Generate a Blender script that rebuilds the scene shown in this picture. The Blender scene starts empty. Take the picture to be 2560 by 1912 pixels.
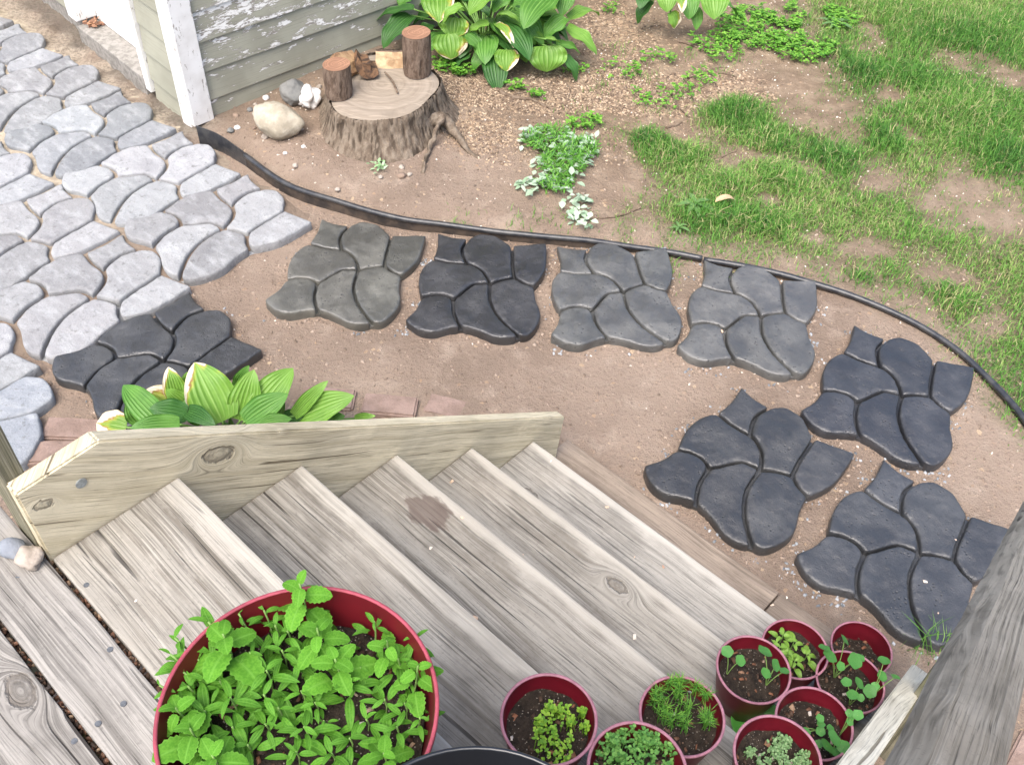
import bpy, bmesh, math, random
import numpy as np
from mathutils import Vector, Matrix, noise
random.seed(7); RNG = np.random.default_rng(7)
scene = bpy.context.scene
COL = scene.collection
R = math.radians

# ------------------------------------------------------------------ camera
F_PX = 2440.0
CR = Vector((0.99873559, 0.03630012, 0.03477813)); CU = Vector((-0.05027144, 0.72116941, 0.69093231))
CF = Vector((0.0, 0.69180704, -0.72208242)); CC = Vector((0.0, 0.0, 2.67423361))
cam_d = bpy.data.cameras.new('camera'); cam = bpy.data.objects.new('camera', cam_d); COL.objects.link(cam)
cam_d.sensor_fit = 'HORIZONTAL'; cam_d.sensor_width = 36.0; cam_d.lens = F_PX / 2560 * 36.0
cam_d.clip_start = 0.05; cam_d.clip_end = 500
mm = Matrix((CR, CU, -CF)).transposed().to_4x4(); mm.translation = CC
cam.matrix_world = mm
scene.camera = cam

# ------------------------------------------------------------------ world, sun, exposure (bright overcast)
SUN_EL, SUN_AZ = R(60), R(-155)          # azimuth measured from +Y towards +X
world = bpy.data.worlds.new('World'); scene.world = world; world.use_nodes = True
wn = world.node_tree.nodes; wl = world.node_tree.links
bg = wn['Background']; sky = wn.new('ShaderNodeTexSky'); sky.sky_type = 'NISHITA'; sky.sun_disc = False
sky.sun_elevation = SUN_EL; sky.sun_rotation = SUN_AZ; sky.air_density = 0.8; sky.dust_density = 4.5; sky.ozone_density = 0.75
wl.new(sky.outputs[0], bg.inputs[0]); bg.inputs[1].default_value = 0.14
sun_d = bpy.data.lights.new('sun', 'SUN'); sun_d.energy = 1.2; sun_d.angle = R(45); sun_d.color = (1.0, 0.985, 0.95)
sun = bpy.data.objects.new('sun', sun_d); COL.objects.link(sun)
sd = Vector((math.sin(SUN_AZ) * math.cos(SUN_EL), math.cos(SUN_AZ) * math.cos(SUN_EL), math.sin(SUN_EL)))
sun.rotation_euler = sd.to_track_quat('Z', 'Y').to_euler(); sun.location = (0, 0, 8)
vs = scene.view_settings
vs.view_transform = 'Standard'; vs.look = 'None'; vs.exposure = 1.45; vs.gamma = 1.0
vs.use_curve_mapping = False

# ------------------------------------------------------------------ frames: photo point -> place, stair frame -> place
DS = 2560 / 2212
def ray(x, y): x = float(x); y = float(y); return (x * DS - 1280) / F_PX * CR - (y * DS - 956) / F_PX * CU + CF
def at(x, y, z=0.0):
    d = ray(x, y); return CC + d * ((z - CC.z) / d.z)
SV = Vector((0.66064858, 0.75069531, 0)); EV = Vector((0.75069531, -0.66064858, 0))
N1 = Vector((-0.67499381, 1.22258666, 0)); DECK = 1.071; RISE = 0.2082; RUN = 0.28474
def ST(s, e, z): return N1 + SV * s + EV * e + Vector((0, 0, z))

# ------------------------------------------------------------------ object helpers
def tag(o, label=None, cat=None, group=None, kind=None):
    if label: o['label'] = label
    if cat: o['category'] = cat
    if group: o['group'] = group
    if kind: o['kind'] = kind
    return o
def link(o, parent=None):
    COL.objects.link(o)
    if parent is not None: o.parent = parent
    return o
def empty(name, loc, label, cat, group=None, rz=0):
    o = bpy.data.objects.new(name, None); o.empty_display_size = 0.05
    o.location = loc; o.rotation_euler = (0, 0, rz); link(o)
    return tag(o, label, cat, group)
def mesh(name, verts, faces, mat, smooth=False, attrs=None):
    me = bpy.data.meshes.new(name)
    me.from_pydata([tuple(v) for v in verts], [], [tuple(f) for f in faces])
    if mat: me.materials.append(mat)
    if smooth: me.polygons.foreach_set('use_smooth', [True] * len(me.polygons))
    for k, a in (attrs or {}).items():
        at_ = me.attributes.new(k, 'FLOAT', 'POINT'); at_.data.foreach_set('value', np.asarray(a, dtype=np.float32))
    me.update(); return me
def mk(name, verts, faces, mat, parent=None, smooth=False, attrs=None, world=True, loc=None):
    """one mesh object; verts in world space unless world=False. Top-level meshes get their origin at their base centre."""
    if world:
        if parent is not None: off = Vector(parent.location)
        else:
            vv = np.asarray([tuple(v) for v in verts]); off = Vector(((vv[:, 0].min() + vv[:, 0].max()) / 2, (vv[:, 1].min() + vv[:, 1].max()) / 2, vv[:, 2].min()))
        verts = [(v[0] - off[0], v[1] - off[1], v[2] - off[2]) for v in verts]
    o = bpy.data.objects.new(name, mesh(name, verts, faces, mat, smooth, attrs))
    if world and parent is None: o.location = off
    if loc is not None: o.location = loc
    return link(o, parent)
def mk_np(name, V, Fq, mat, kind=None, attrs=None, smooth=False, parent=None):
    """big mesh from numpy arrays; Fq is (n,3) or (n,4)"""
    me = bpy.data.meshes.new(name); n = len(Fq); k = Fq.shape[1]
    me.vertices.add(len(V)); me.vertices.foreach_set('co', V.astype(np.float32).ravel())
    me.loops.add(n * k); me.loops.foreach_set('vertex_index', Fq.astype(np.int32).ravel())
    me.polygons.add(n); me.polygons.foreach_set('loop_start', np.arange(0, n * k, k, dtype=np.int32))
    if smooth: me.polygons.foreach_set('use_smooth', np.ones(n, bool))
    for kk, a in (attrs or {}).items():
        at_ = me.attributes.new(kk, 'FLOAT', 'POINT'); at_.data.foreach_set('value', a.astype(np.float32))
    me.materials.append(mat); me.update(calc_edges=True); me.validate()
    o = bpy.data.objects.new(name, me); link(o, parent)
    if kind: o['kind'] = kind
    return o
def tube(path, rad, n=8, cap=True):
    V, Fc = [], []
    P = [Vector(p) for p in path]
    for i, p in enumerate(P):
        t = (P[min(i + 1, len(P) - 1)] - P[max(i - 1, 0)]).normalized()
        a = t.cross(Vector((0, 0, 1)));
        if a.length < 1e-3: a = t.cross(Vector((1, 0, 0)))
        a.normalize(); b = t.cross(a)
        r = rad[i] if hasattr(rad, '__len__') else rad
        for k in range(n):
            q = 2 * math.pi * k / n
            V.append(p + (a * math.cos(q) + b * math.sin(q)) * r)
    for i in range(len(P) - 1):
        for k in range(n):
            k2 = (k + 1) % n
            Fc.append((i * n + k, i * n + k2, (i + 1) * n + k2, (i + 1) * n + k))
    if cap: Fc.append(tuple(range(n))[::-1]); Fc.append(tuple((len(P) - 1) * n + k for k in range(n)))
    return V, Fc
def smooth_path(pts, sub=6):
    P = [Vector(p) for p in pts]; out = []
    for i in range(len(P) - 1):
        p0 = P[max(i - 1, 0)]; p1 = P[i]; p2 = P[i + 1]; p3 = P[min(i + 2, len(P) - 1)]
        for k in range(sub):
            t = k / sub
            out.append(0.5 * ((2 * p1) + (p2 - p0) * t + (2 * p0 - 5 * p1 + 4 * p2 - p3) * t * t + (3 * p1 - p0 - 3 * p2 + p3) * t ** 3))
    out.append(P[-1]); return out
def join(*parts):
    V, Fc = [], []
    for v, f in parts:
        o = len(V); V += [Vector(a) for a in v]; Fc += [tuple(i + o for i in q) for q in f]
    return V, Fc

# numpy value noise
def _h(i, j, s):
    n = (i * 374761393 + j * 668265263 + s * 974711) & 0x7fffffff
    n = ((n ^ (n >> 13)) * 1274126177) & 0x7fffffff
    return ((n ^ (n >> 16)) & 0xffff) / 65535.0
def vnoise(x, y, s=0):
    xi = np.floor(x).astype(np.int64); yi = np.floor(y).astype(np.int64); fx = x - xi; fy = y - yi
    fx = fx * fx * (3 - 2 * fx); fy = fy * fy * (3 - 2 * fy)
    a = _h(xi, yi, s); b = _h(xi + 1, yi, s); c = _h(xi, yi + 1, s); d = _h(xi + 1, yi + 1, s)
    return (a * (1 - fx) + b * fx) * (1 - fy) + (c * (1 - fx) + d * fx) * fy
def fbm(x, y, s=0, o=4):
    t = 0; a = .5; tot = 0
    for k in range(o): t = t + a * vnoise(x * 2 ** k, y * 2 ** k, s + k); tot += a; a *= .5
    return t / tot
def sstep(a, b, x): t = np.clip((x - a) / (b - a), 0, 1); return t * t * (3 - 2 * t)
def sdist(x, y, poly):
    """signed distance to polygon, positive inside"""
    P = np.asarray(poly); n = len(P); d = np.full(x.shape, 1e9); ins = np.zeros(x.shape, bool)
    for i in range(n):
        ax, ay = P[i]; bx, by = P[(i + 1) % n]
        ex, ey = bx - ax, by - ay; t = np.clip(((x - ax) * ex + (y - ay) * ey) / (ex * ex + ey * ey + 1e-12), 0, 1)
        d = np.minimum(d, np.hypot(x - ax - t * ex, y - ay - t * ey))
        c = ((ay > y) != (by > y)) & (x < (bx - ax) * (y - ay) / (by - ay + 1e-12) + ax); ins ^= c
    return np.where(ins, d, -d)

# ------------------------------------------------------------------ node helpers
class N:
    def __init__(s, name, spec=0.3, rough=0.8):
        s.m = bpy.data.materials.new(name); s.m.use_nodes = True; s.nt = s.m.node_tree; s.n = s.nt.nodes; s.l = s.nt.links
        s.b = s.n['Principled BSDF']; s.b.inputs['Roughness'].default_value = rough; s.b.inputs['Specular IOR Level'].default_value = spec
        s.out = s.n['Material Output']; s.tc = s.n.new('ShaderNodeTexCoord')
    def set(s, k, v):
        i = s.b.inputs[k] if isinstance(k, str) else k
        if hasattr(v, 'is_output'): s.l.new(v, i)
        else: i.default_value = v if not isinstance(v, tuple) or len(v) == 4 or i.type == 'VECTOR' else (*v, 1)
    def node(s, t, ins=None, **kw):
        q = s.n.new(t)
        for k, v in kw.items(): setattr(q, k, v)
        for k, v in (ins or {}).items():
            s.set(q.inputs[k], v)
        return q
    def obj(s, rnd=True):
        if not rnd: return s.tc.outputs['Object']
        oi = s.node('ShaderNodeObjectInfo')
        k = s.node('ShaderNodeVectorMath', {0: s.tc.outputs['Object']}, operation='ADD')
        sc = s.node('ShaderNodeVectorMath', {0: oi.outputs['Random'], 1: (37., 53., 71.)}, operation='MULTIPLY')
        s.l.new(sc.outputs[0], k.inputs[1]); return k.outputs[0]
    def geo(s): return s.node('ShaderNodeNewGeometry').outputs['Position']
    def rand(s): return s.node('ShaderNodeObjectInfo').outputs['Random']
    def ocol(s): return s.node('ShaderNodeObjectInfo').outputs['Color']
    def attr(s, n): return s.node('ShaderNodeAttribute', attribute_name=n).outputs['Fac']
    def scale(s, v, sc): return s.node('ShaderNodeVectorMath', {0: v, 1: sc}, operation='MULTIPLY').outputs[0]
    def noise(s, v, sc, det=4, rough=.55, dist=0):
        return s.node('ShaderNodeTexNoise', {'Vector': v, 'Scale': sc, 'Detail': det, 'Roughness': rough, 'Distortion': dist}).outputs['Fac']
    def vor(s, v, sc, feature='F1', out='Distance'):
        return s.node('ShaderNodeTexVoronoi', {'Vector': v, 'Scale': sc}, feature=feature).outputs[out]
    def math(s, op, a, b=0., c=0., clamp=False):
        return s.node('ShaderNodeMath', {0: a, 1: b, 2: c}, operation=op, use_clamp=clamp).outputs[0]
    def ss(s, a, lo, hi, t0=0., t1=1.):
        return s.node('ShaderNodeMapRange', {'Value': a, 'From Min': lo, 'From Max': hi, 'To Min': t0, 'To Max': t1}, interpolation_type='SMOOTHSTEP').outputs[0]
    def mix(s, a, b, f, mode='MIX'):
        q = s.n.new('ShaderNodeMix'); q.data_type = 'RGBA'; q.blend_type = mode
        s.set(q.inputs[0], f); s.set(q.inputs[6], a); s.set(q.inputs[7], b); return q.outputs[2]
    def ramp(s, f, stops):
        q = s.n.new('ShaderNodeValToRGB'); s.l.new(f, q.inputs[0]); e = q.color_ramp.elements
        while len(e) < len(stops): e.new(.5)
        for el, (p, c) in zip(e, stops): el.position = p; el.color = (*c, 1)
        return q.outputs[0]
    def bump(s, h, st, dist=.01, prev=None):
        q = s.n.new('ShaderNodeBump'); q.inputs['Strength'].default_value = st; q.inputs['Distance'].default_value = dist
        s.l.new(h, q.inputs['Height'])
        if prev is not None: s.l.new(prev, q.inputs['Normal'])
        s.l.new(q.outputs[0], s.b.inputs['Normal']); return q.outputs[0]
    def xyz(s, v):
        q = s.node('ShaderNodeSeparateXYZ', {0: v}); return q.outputs

def wood(name, light, dark, crack=(.035, .03, .026), greenish=None, knots=(), stain=None, ring=42., crack_amt=.5, warm=None, moss=0., weather=1., nose=None, warp=.05):
    k = N(name, .2, .88)
    o = k.obj(True) if not knots and not stain else k.tc.outputs['Object']
    X, Y, Z = k.xyz(o); Y0 = k.xyz(k.tc.outputs['Object'])[1]
    yz = k.math('ADD', Y, k.math('MULTIPLY', Z, .7))
    wv = k.noise(k.scale(o, (.9, 1.6, 1.6)), 1.7, 2)
    gy = k.math('ADD', yz, k.math('MULTIPLY', wv, warp))
    kmask = None
    for (kx, ky, kr) in knots:
        dx = k.math('MULTIPLY', k.math('SUBTRACT', X, kx), .55); dy = k.math('SUBTRACT', yz, ky)
        d = k.math('SQRT', k.math('ADD', k.math('MULTIPLY', dx, dx), k.math('MULTIPLY', dy, dy)))
        w = k.math('POWER', 2.718, k.math('MULTIPLY', k.math('MULTIPLY', d, d), -1.0 / (1.7 * kr) ** 2))
        gy = k.math('ADD', k.math('MULTIPLY', gy, k.math('SUBTRACT', 1., w)), k.math('MULTIPLY', k.math('MULTIPLY', d, 1.2), w))
        dn = k.math('ADD', d, k.math('MULTIPLY', k.math('SUBTRACT', k.noise(o, 55, 3), .5), .02))
        m = k.ss(dn, kr * .8, kr * 1.0, 1., 0.); edge = k.math('MULTIPLY', m, k.ss(dn, kr * .30, kr * .85, .35, 1.))
        kmask = edge if kmask is None else k.math('MAXIMUM', kmask, edge)
    def lay(xs, ys, det=2, rough=.6, z=0.):
        return k.noise(k.node('ShaderNodeCombineXYZ', {0: k.math('MULTIPLY', X, xs), 1: k.math('MULTIPLY', gy, ys), 2: z}).outputs[0], 1.0, det, rough)
    rings = lay(.8, ring, 2, .5); l2 = lay(1.3, ring * 2.6, 2, .5, 4.); l3 = lay(2.5, ring * 5.5, 2, .5, 9.); fine = lay(9., 420., 2, .6, 2.)
    c1 = lay(1.0, 52., 2, .5, 3.); c2 = lay(1.6, 105., 2, .5, 7.)
    big = k.noise(k.scale(o, (1., 1.6, 1.6)), 3.2, 5, .6); med = k.noise(k.scale(o, (1.5, 4., 4.)), 6.0, 5, .65); spk = k.noise(k.scale(o, (1., 1.3, 1.3)), 120.0, 3, .7)
    c = k.mix(dark, light, k.ss(rings, .30, .58))
    zone = k.ss(k.noise(k.scale(o, (.7, 3.5, 3.5)), 2.6, 3), .40, .58)
    c = k.mix(c, tuple(a * .62 for a in dark), k.math('MULTIPLY', k.math('MULTIPLY', k.ss(l2, .50, .60), zone), .60 * weather))
    c = k.mix(c, tuple(min(1, a * 1.3) for a in light), k.math('MULTIPLY', k.math('MULTIPLY', k.ss(l3, .52, .62), zone), .60 * weather))
    c = k.mix(c, tuple(min(1, a * 1.22) for a in light), k.math('MULTIPLY', k.ss(med, .50, .70), .55))
    c = k.mix(c, tuple(a * .7 for a in dark), k.math('MULTIPLY', k.ss(big, .47, .70), .70 * weather))
    if warm: c = k.mix(c, warm, k.math('MULTIPLY', k.ss(k.noise(o, 2.3, 4), .5, .7), .5))
    c = k.mix(c, tuple(a * .4 for a in dark), k.math('MULTIPLY', k.ss(spk, .56, .72), .30 * weather))
    c = k.mix(c, (0, 0, 0), k.math('MULTIPLY', k.ss(fine, .50, .28), .45))
    sg = k.noise(k.scale(o, (1.7, 6., 6.)), 2.0, 2)
    cm = k.math('MULTIPLY', k.math('MULTIPLY', k.ss(c1, .66, .685), crack_amt), k.ss(sg, .42, .50))
    cm2 = k.math('MULTIPLY', k.math('MULTIPLY', k.ss(c2, .655, .685), crack_amt * .8), k.ss(sg, .54, .44))
    cm = k.math('MAXIMUM', cm, cm2)
    c = k.mix(c, crack, cm)
    if greenish: c = k.mix(c, greenish, k.math('MULTIPLY', k.ss(k.noise(o, 2.2, 4), .45, .68), .6))
    h = k.math('SUBTRACT', k.math('ADD', k.math('ADD', k.math('MULTIPLY', rings, .4), k.math('MULTIPLY', l2, -.4)), k.math('MULTIPLY', l3, .3)), k.math('MULTIPLY', cm, 1.5))
    if kmask is not None:
        c = k.mix(c, (.07, .056, .042), k.math('MULTIPLY', kmask, .62)); h = k.math('SUBTRACT', h, k.math('MULTIPLY', kmask, 1.2))
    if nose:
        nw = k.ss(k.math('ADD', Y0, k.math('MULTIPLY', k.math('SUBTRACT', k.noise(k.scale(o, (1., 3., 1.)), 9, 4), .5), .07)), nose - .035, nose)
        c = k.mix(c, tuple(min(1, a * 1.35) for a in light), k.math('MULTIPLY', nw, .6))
    if stain:
        sx, sy, sr = stain
        dx = k.math('SUBTRACT', X, sx); dy = k.math('MULTIPLY', k.math('SUBTRACT', Y, sy), 1.5)
        d = k.math('SQRT', k.math('ADD', k.math('MULTIPLY', dx, dx), k.math('MULTIPLY', dy, dy)))
        d = k.math('ADD', d, k.math('MULTIPLY', k.math('SUBTRACT', k.noise(k.scale(o, (1., 3., 1.)), 17, 5), .5), .10))
        c = k.mix(c, (.10, .072, .060), k.math('MULTIPLY', k.ss(d, sr, sr * .8), .72))
    if moss:
        c = k.mix(c, (.06, .075, .03), k.math('MULTIPLY', k.ss(k.noise(o, 9, 4), .5, .7), moss))
    k.set('Base Color', c); k.bump(h, .6, .007); return k.m

def concrete(name, dry=False):
    k = N(name, .5, .5); o = k.obj(); oc = k.ocol()
    n1 = k.noise(o, 7, 5, .6); n2 = k.noise(o, 38, 4, .65); n3 = k.noise(o, 260, 2)
    if dry:
        st = k.noise(k.scale(o, (1., 2.3, 1.)), 9, 5, .65)
        c = k.mix(oc, (.44, .455, .46), k.math('MULTIPLY', k.ss(st, .42, .72), .45))
        c = k.mix(c, k.mix(oc, (.6, .6, .63), 1.0, 'MULTIPLY'), k.math('MULTIPLY', k.ss(n1, .50, .75), .45))
        c = k.mix(c, (.11, .108, .105), k.math('MULTIPLY', k.ss(n2, .55, .74), .6))
        k.set('Roughness', .85); k.b.inputs['Specular IOR Level'].default_value = .2
    else:
        c = k.mix(oc, k.mix(oc, (1.9, 1.88, 1.82), 1.0, 'MULTIPLY'), k.ss(n1, .38, .70))
        c = k.mix(c, k.mix(oc, (.55, .55, .55), 1.0, 'MULTIPLY'), k.math('MULTIPLY', k.ss(n2, .55, .72), .6))
        pit = k.vor(o, 60); pm = k.math('MULTIPLY', k.ss(pit, .26, .14), k.ss(k.noise(o, 14, 3), .50, .60))
        c = k.mix(c, (.008, .008, .009), k.math('MULTIPLY', pm, .85))
        k.set('Roughness', k.ss(n1, .3, .7, .34, .52)); k.b.inputs['Specular IOR Level'].default_value = .85
    h = k.math('ADD', k.math('MULTIPLY', n1, .8), k.math('ADD', k.math('MULTIPLY', n2, .5), k.math('MULTIPLY', n3, .18)))
    if not dry: h = k.math('SUBTRACT', h, k.math('MULTIPLY', pm, .6))
    c = k.mix(c, (0, 0, 0), k.math('MULTIPLY', k.ss(n3, .5, .36), .12))
    k.set('Base Color', c); k.bump(h, .8 if dry else .5, .014); return k.m

def plain(name, col, rough=.6, spec=.3, var=.0, sc=12, bump=0., bsc=40, col2=None):
    k = N(name, spec, rough); o = k.obj()
    c2 = col2 or tuple(a * (1 - var) for a in col)
    k.set('Base Color', k.mix(col, c2, k.ss(k.noise(o, sc, 4, .6), .38, .64)))
    if bump: k.bump(k.noise(o, bsc, 4, .6), bump, .01)
    return k.m

def leafmat(name, g1, g2, vein=None, burn=0., npl=8, trans=.25, rough=.45, spec=.4, rnd=.35):
    k = N(name, spec, rough); o = k.obj(); lv = k.attr('lv'); lu = k.attr('lu')
    c = k.mix(g1, g2, k.ss(k.noise(o, 14, 3), .35, .66))
    c = k.mix(c, tuple(a * .55 for a in g1), k.math('MULTIPLY', k.rand(), rnd))
    if vein:
        st = k.math('COSINE', k.math('MULTIPLY', lv, math.pi * npl))
        c = k.mix(c, vein, k.math('MULTIPLY', k.ss(st, .55, 1.0), .5))
        mid = k.ss(k.math('ABSOLUTE', lv), .06, .0); c = k.mix(c, vein, k.math('MULTIPLY', mid, .8))
    if burn:
        e = k.math('ADD', k.math('MULTIPLY', k.math('MAXIMUM', lv, k.math('MULTIPLY', lv, -.6)), .72), k.math('MULTIPLY', k.math('POWER', lu, 2.6), .55))
        e = k.math('ADD', e, k.math('MULTIPLY', k.math('SUBTRACT', k.noise(o, 22, 4), .5), .55))
        e = k.math('SUBTRACT', e, k.math('MULTIPLY', k.ss(k.noise(o, 7, 2), .52, .40), .45))
        ye = k.ss(e, 1.0 - burn - .18, 1.0 - burn + .03); c = k.mix(c, (.42, .42, .06), k.math('MULTIPLY', ye, .7))
        br = k.ss(e, 1.0 - burn - .02, 1.0 - burn + .05); c = k.mix(c, (.30, .15, .05), br)
        wt = k.ss(e, 1.0 - burn + .03, 1.0 - burn + .09); c = k.mix(c, (.80, .70, .52), wt)
    k.set('Base Color', c)
    t = k.node('ShaderNodeBsdfTranslucent'); k.l.new(c, t.inputs['Color'])
    ms = k.node('ShaderNodeMixShader'); ms.inputs[0].default_value = trans
    k.l.new(k.b.outputs[0], ms.inputs[1]); k.l.new(t.outputs[0], ms.inputs[2]); k.l.new(ms.outputs[0], k.out.inputs[0])
    return k.m

M = {}
TL, TD, TW = (.315, .295, .255), (.17, .153, .127), (.24, .208, .165)
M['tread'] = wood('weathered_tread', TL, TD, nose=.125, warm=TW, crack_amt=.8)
M['deckb'] = wood('weathered_deck', (.29, .274, .248), (.165, .154, .138), crack_amt=.9)
M['stringer'] = wood('cream_board', (.66, .63, .53), (.52, .48, .38), crack=(.10, .08, .05), ring=30, crack_amt=.7, weather=.5)
M['post'] = wood('mossy_post', (.27, .25, .185), (.14, .13, .085), greenish=(.09, .10, .05), crack_amt=.7)
M['rail'] = wood('grey_rail', (.27, .25, .212), (.165, .15, .122), warm=(.23, .20, .155), crack_amt=1.0, ring=75, warp=.018)
M['dusty'] = wood('dusty_board', (.285, .232, .182), (.22, .175, .137), crack_amt=.3)
M['dark'] = concrete('damp_concrete'); M['light'] = concrete('dry_concrete', True)
M['redpot'] = plain('red_plastic', (.105, .004, .011), .42, .45, .25, 8)
M['redrim'] = plain('worn_red_rim', (.34, .155, .195), .6, .3, .25, 60)
M['bigpot'] = plain('big_red_plastic', (.115, .005, .010), .5, .4, .25, 6)
M['bigrim'] = plain('big_rim', (.32, .06, .085), .6, .3, .2, 50)
M['blackpot'] = plain('black_plastic', (.012, .014, .018), .28, .6, .2, 8)
M['edging'] = plain('black_edging', (.020, .022, .027), .36, .6, .0, 20, .15, 90, (.05, .05, .05))
M['brick'] = plain('red_paver_brick', (.275, .20, .168), .9, .2, .0, 16, .5, 120, (.21, .15, .122))
M['nail'] = plain('galvanised_nail', (.16, .17, .18), .5, .5, .3, 200)
M['nail'].node_tree.nodes['Principled BSDF'].inputs['Metallic'].default_value = .6

def potsoil():
    k = N('potting_soil', .25, .9); o = k.obj()
    c = k.ramp(k.noise(o, 60, 5, .7), [(.3, (.012, .009, .007)), (.55, (.035, .026, .019)), (.75, (.075, .055, .04))])
    v = k.vor(o, 330, out='Color'); sp = k.math('MULTIPLY', k.ss(k.xyz(v)[0], .90, .94), k.ss(k.vor(o, 330), .5, .3)); c = k.mix(c, (.34, .30, .25), k.math('MULTIPLY', sp, .8))
    k.set('Base Color', c); k.bump(k.noise(o, 70, 5, .7), .9, .012); return k.m
M['soil'] = potsoil()

# ------------------------------------------------------------------ ground
EDGE = [(-1.565, 4.045), (-1.45, 3.995), (-1.335, 3.905), (-1.299, 3.874), (-1.064, 3.671), (-.793, 3.553), (-.536, 3.472), (-.331, 3.455), (-.025, 3.421), (.358, 3.397), (.638, 3.371), (.795, 3.336), (1.045, 3.277), (1.269, 3.203), (1.464, 3.115), (1.627, 2.999), (1.742, 2.871), (1.826, 2.721), (1.903, 2.509), (1.95, 2.25), (1.93, 1.9)]
path_poly = [(x, y) for x, y in EDGE] + [(1.85, 1.3), (-1, -.5), (-5, 1.5), (-4.3, 6.8)]
STUMP = Vector((-.70, 4.27, 0))
def gh(x, y):
    x = np.asarray(x, float); y = np.asarray(y, float)
    d = -sdist(x, y, path_poly)
    lift = np.interp(x, [-1.6, -1.0, -.3, .6, 1.2], [.03, .065, .05, .018, .008])
    far = sstep(0.0, .16, d) * lift
    r = np.hypot(x - STUMP.x, y - STUMP.y); far = far + .03 * np.exp(-(r / .45) ** 2) * (d > -0.3)
    n = (fbm(x * 2.3, y * 2.3, 3) - .5) * .022 + (fbm(x * 11, y * 11, 9) - .5) * .012
    rough = (fbm(x * 38, y * 38, 21, 3) - .5) * .009
    k = .5 + .5 * sstep(0, .3, d)
    # loose clods of sand along the garage
    lw = ((x + 1.62) * (-.707) + (y - 4.20) * .707); off = -((x + 1.62) * .707 + (y - 4.20) * .707)
    strip = sstep(-.1, .1, lw) * sstep(.46, .30, off) * sstep(-.15, 0, off)
    cl = (fbm(x * 22, y * 22, 5, 3) - .42) * .055 * strip
    return far + n * k + rough * (.5 + .5 * k) + cl
def ghs(x, y): return float(gh(np.array([x]), np.array([y]))[0])
def atg(x, y, dz=0.):
    p = at(x, y, 0.03)
    for _ in range(3): p = at(x, y, ghs(p.x, p.y) + dz)
    return p

P2 = lambda L: [tuple(at(x, y, .03)[:2]) for x, y in L]
lawn_poly = P2([(1730, -250), (1700, 60), (1800, 140), (1770, 195), (1600, 205), (1500, 250), (1510, 320), (1380, 275), (1350, 330), (1400, 390), (1425, 470), (1490, 545), (1600, 555), (1800, 600), (1960, 665), (2080, 735), (2190, 850), (2330, 1100), (2900, 1500), (4200, 600), (4200, -500)])
bare = [(1880, 80, 55, 45), (2110, 110, 80, 25), (2200, 160, 60, 25), (1800, 250, 60, 30), (1700, 240, 40, 25), (1960, 285, 40, 22), (2085, 400, 45, 28), (2150, 470, 60, 25), (1890, 390, 40, 20), (1880, 530, 55, 22), (2150, 690, 50, 35), (2030, 430, 30, 18), (1660, 420, 30, 15), (1930, 200, 30, 14), (1620, 330, 40, 16), (1760, 505, 40, 14), (2060, 590, 45, 18)]
tufts = [(1590, 240, 70, 30), (1650, 300, 60, 32), (1800, 330, 60, 30), (1560, 470, 80, 40), (1650, 480, 70, 35), (2100, 250, 130, 60), (1970, 160, 70, 40), (1880, 160, 60, 40), (2060, 60, 150, 40), (1960, 30, 90, 40), (1480, 340, 60, 28), (1930, 300, 50, 30), (1400, 300, 40, 18), (2170, 330, 60, 50), (1680, 380, 60, 30), (1570, 400, 60, 26), (1850, 600, 60, 18), (2060, 640, 60, 30)]
chip_zone = lambda L: L[:8]
def blobs(x, y, L, pad=1.0):
    t = np.zeros_like(x)
    for cx, cy, rx, ry in L:
        c = at(cx, cy, .03); ex = (at(cx + rx, cy, .03) - c).length; ey = (at(cx, cy + ry, .03) - at(cx, cy - ry, .03)).length / 2
        t = np.maximum(t, np.exp(-(((x - c.x) / ex) ** 2 + ((y - c.y) / ey) ** 2) * pad))
    return t
def lawn(x, y):
    d = sdist(x, y, lawn_poly)
    n = fbm(x * 3.1, y * 3.1, 31, 4) + .35 * (fbm(x * 9, y * 9, 37, 3) - .5)
    v = sstep(-.16, .35, d) * .42 + n - .245 + blobs(x, y, tufts) * .35 - blobs(x, y, bare) * .46
    return np.clip(sstep(.18, .95, v) * 1.05 + .10 * (d > 0), 0, 1) * sstep(-.30, .10, d + (n - .5) * .5)
chip_blobs = [(1010, 200, 70, 30), (960, 180, 60, 25), (1330, 60, 90, 60), (1280, 170, 120, 40), (1400, 190, 120, 45), (1560, 180, 90, 40), (1150, 215, 120, 25), (1040, 290, 60, 40), (1200, 260, 260, 90)]

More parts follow.
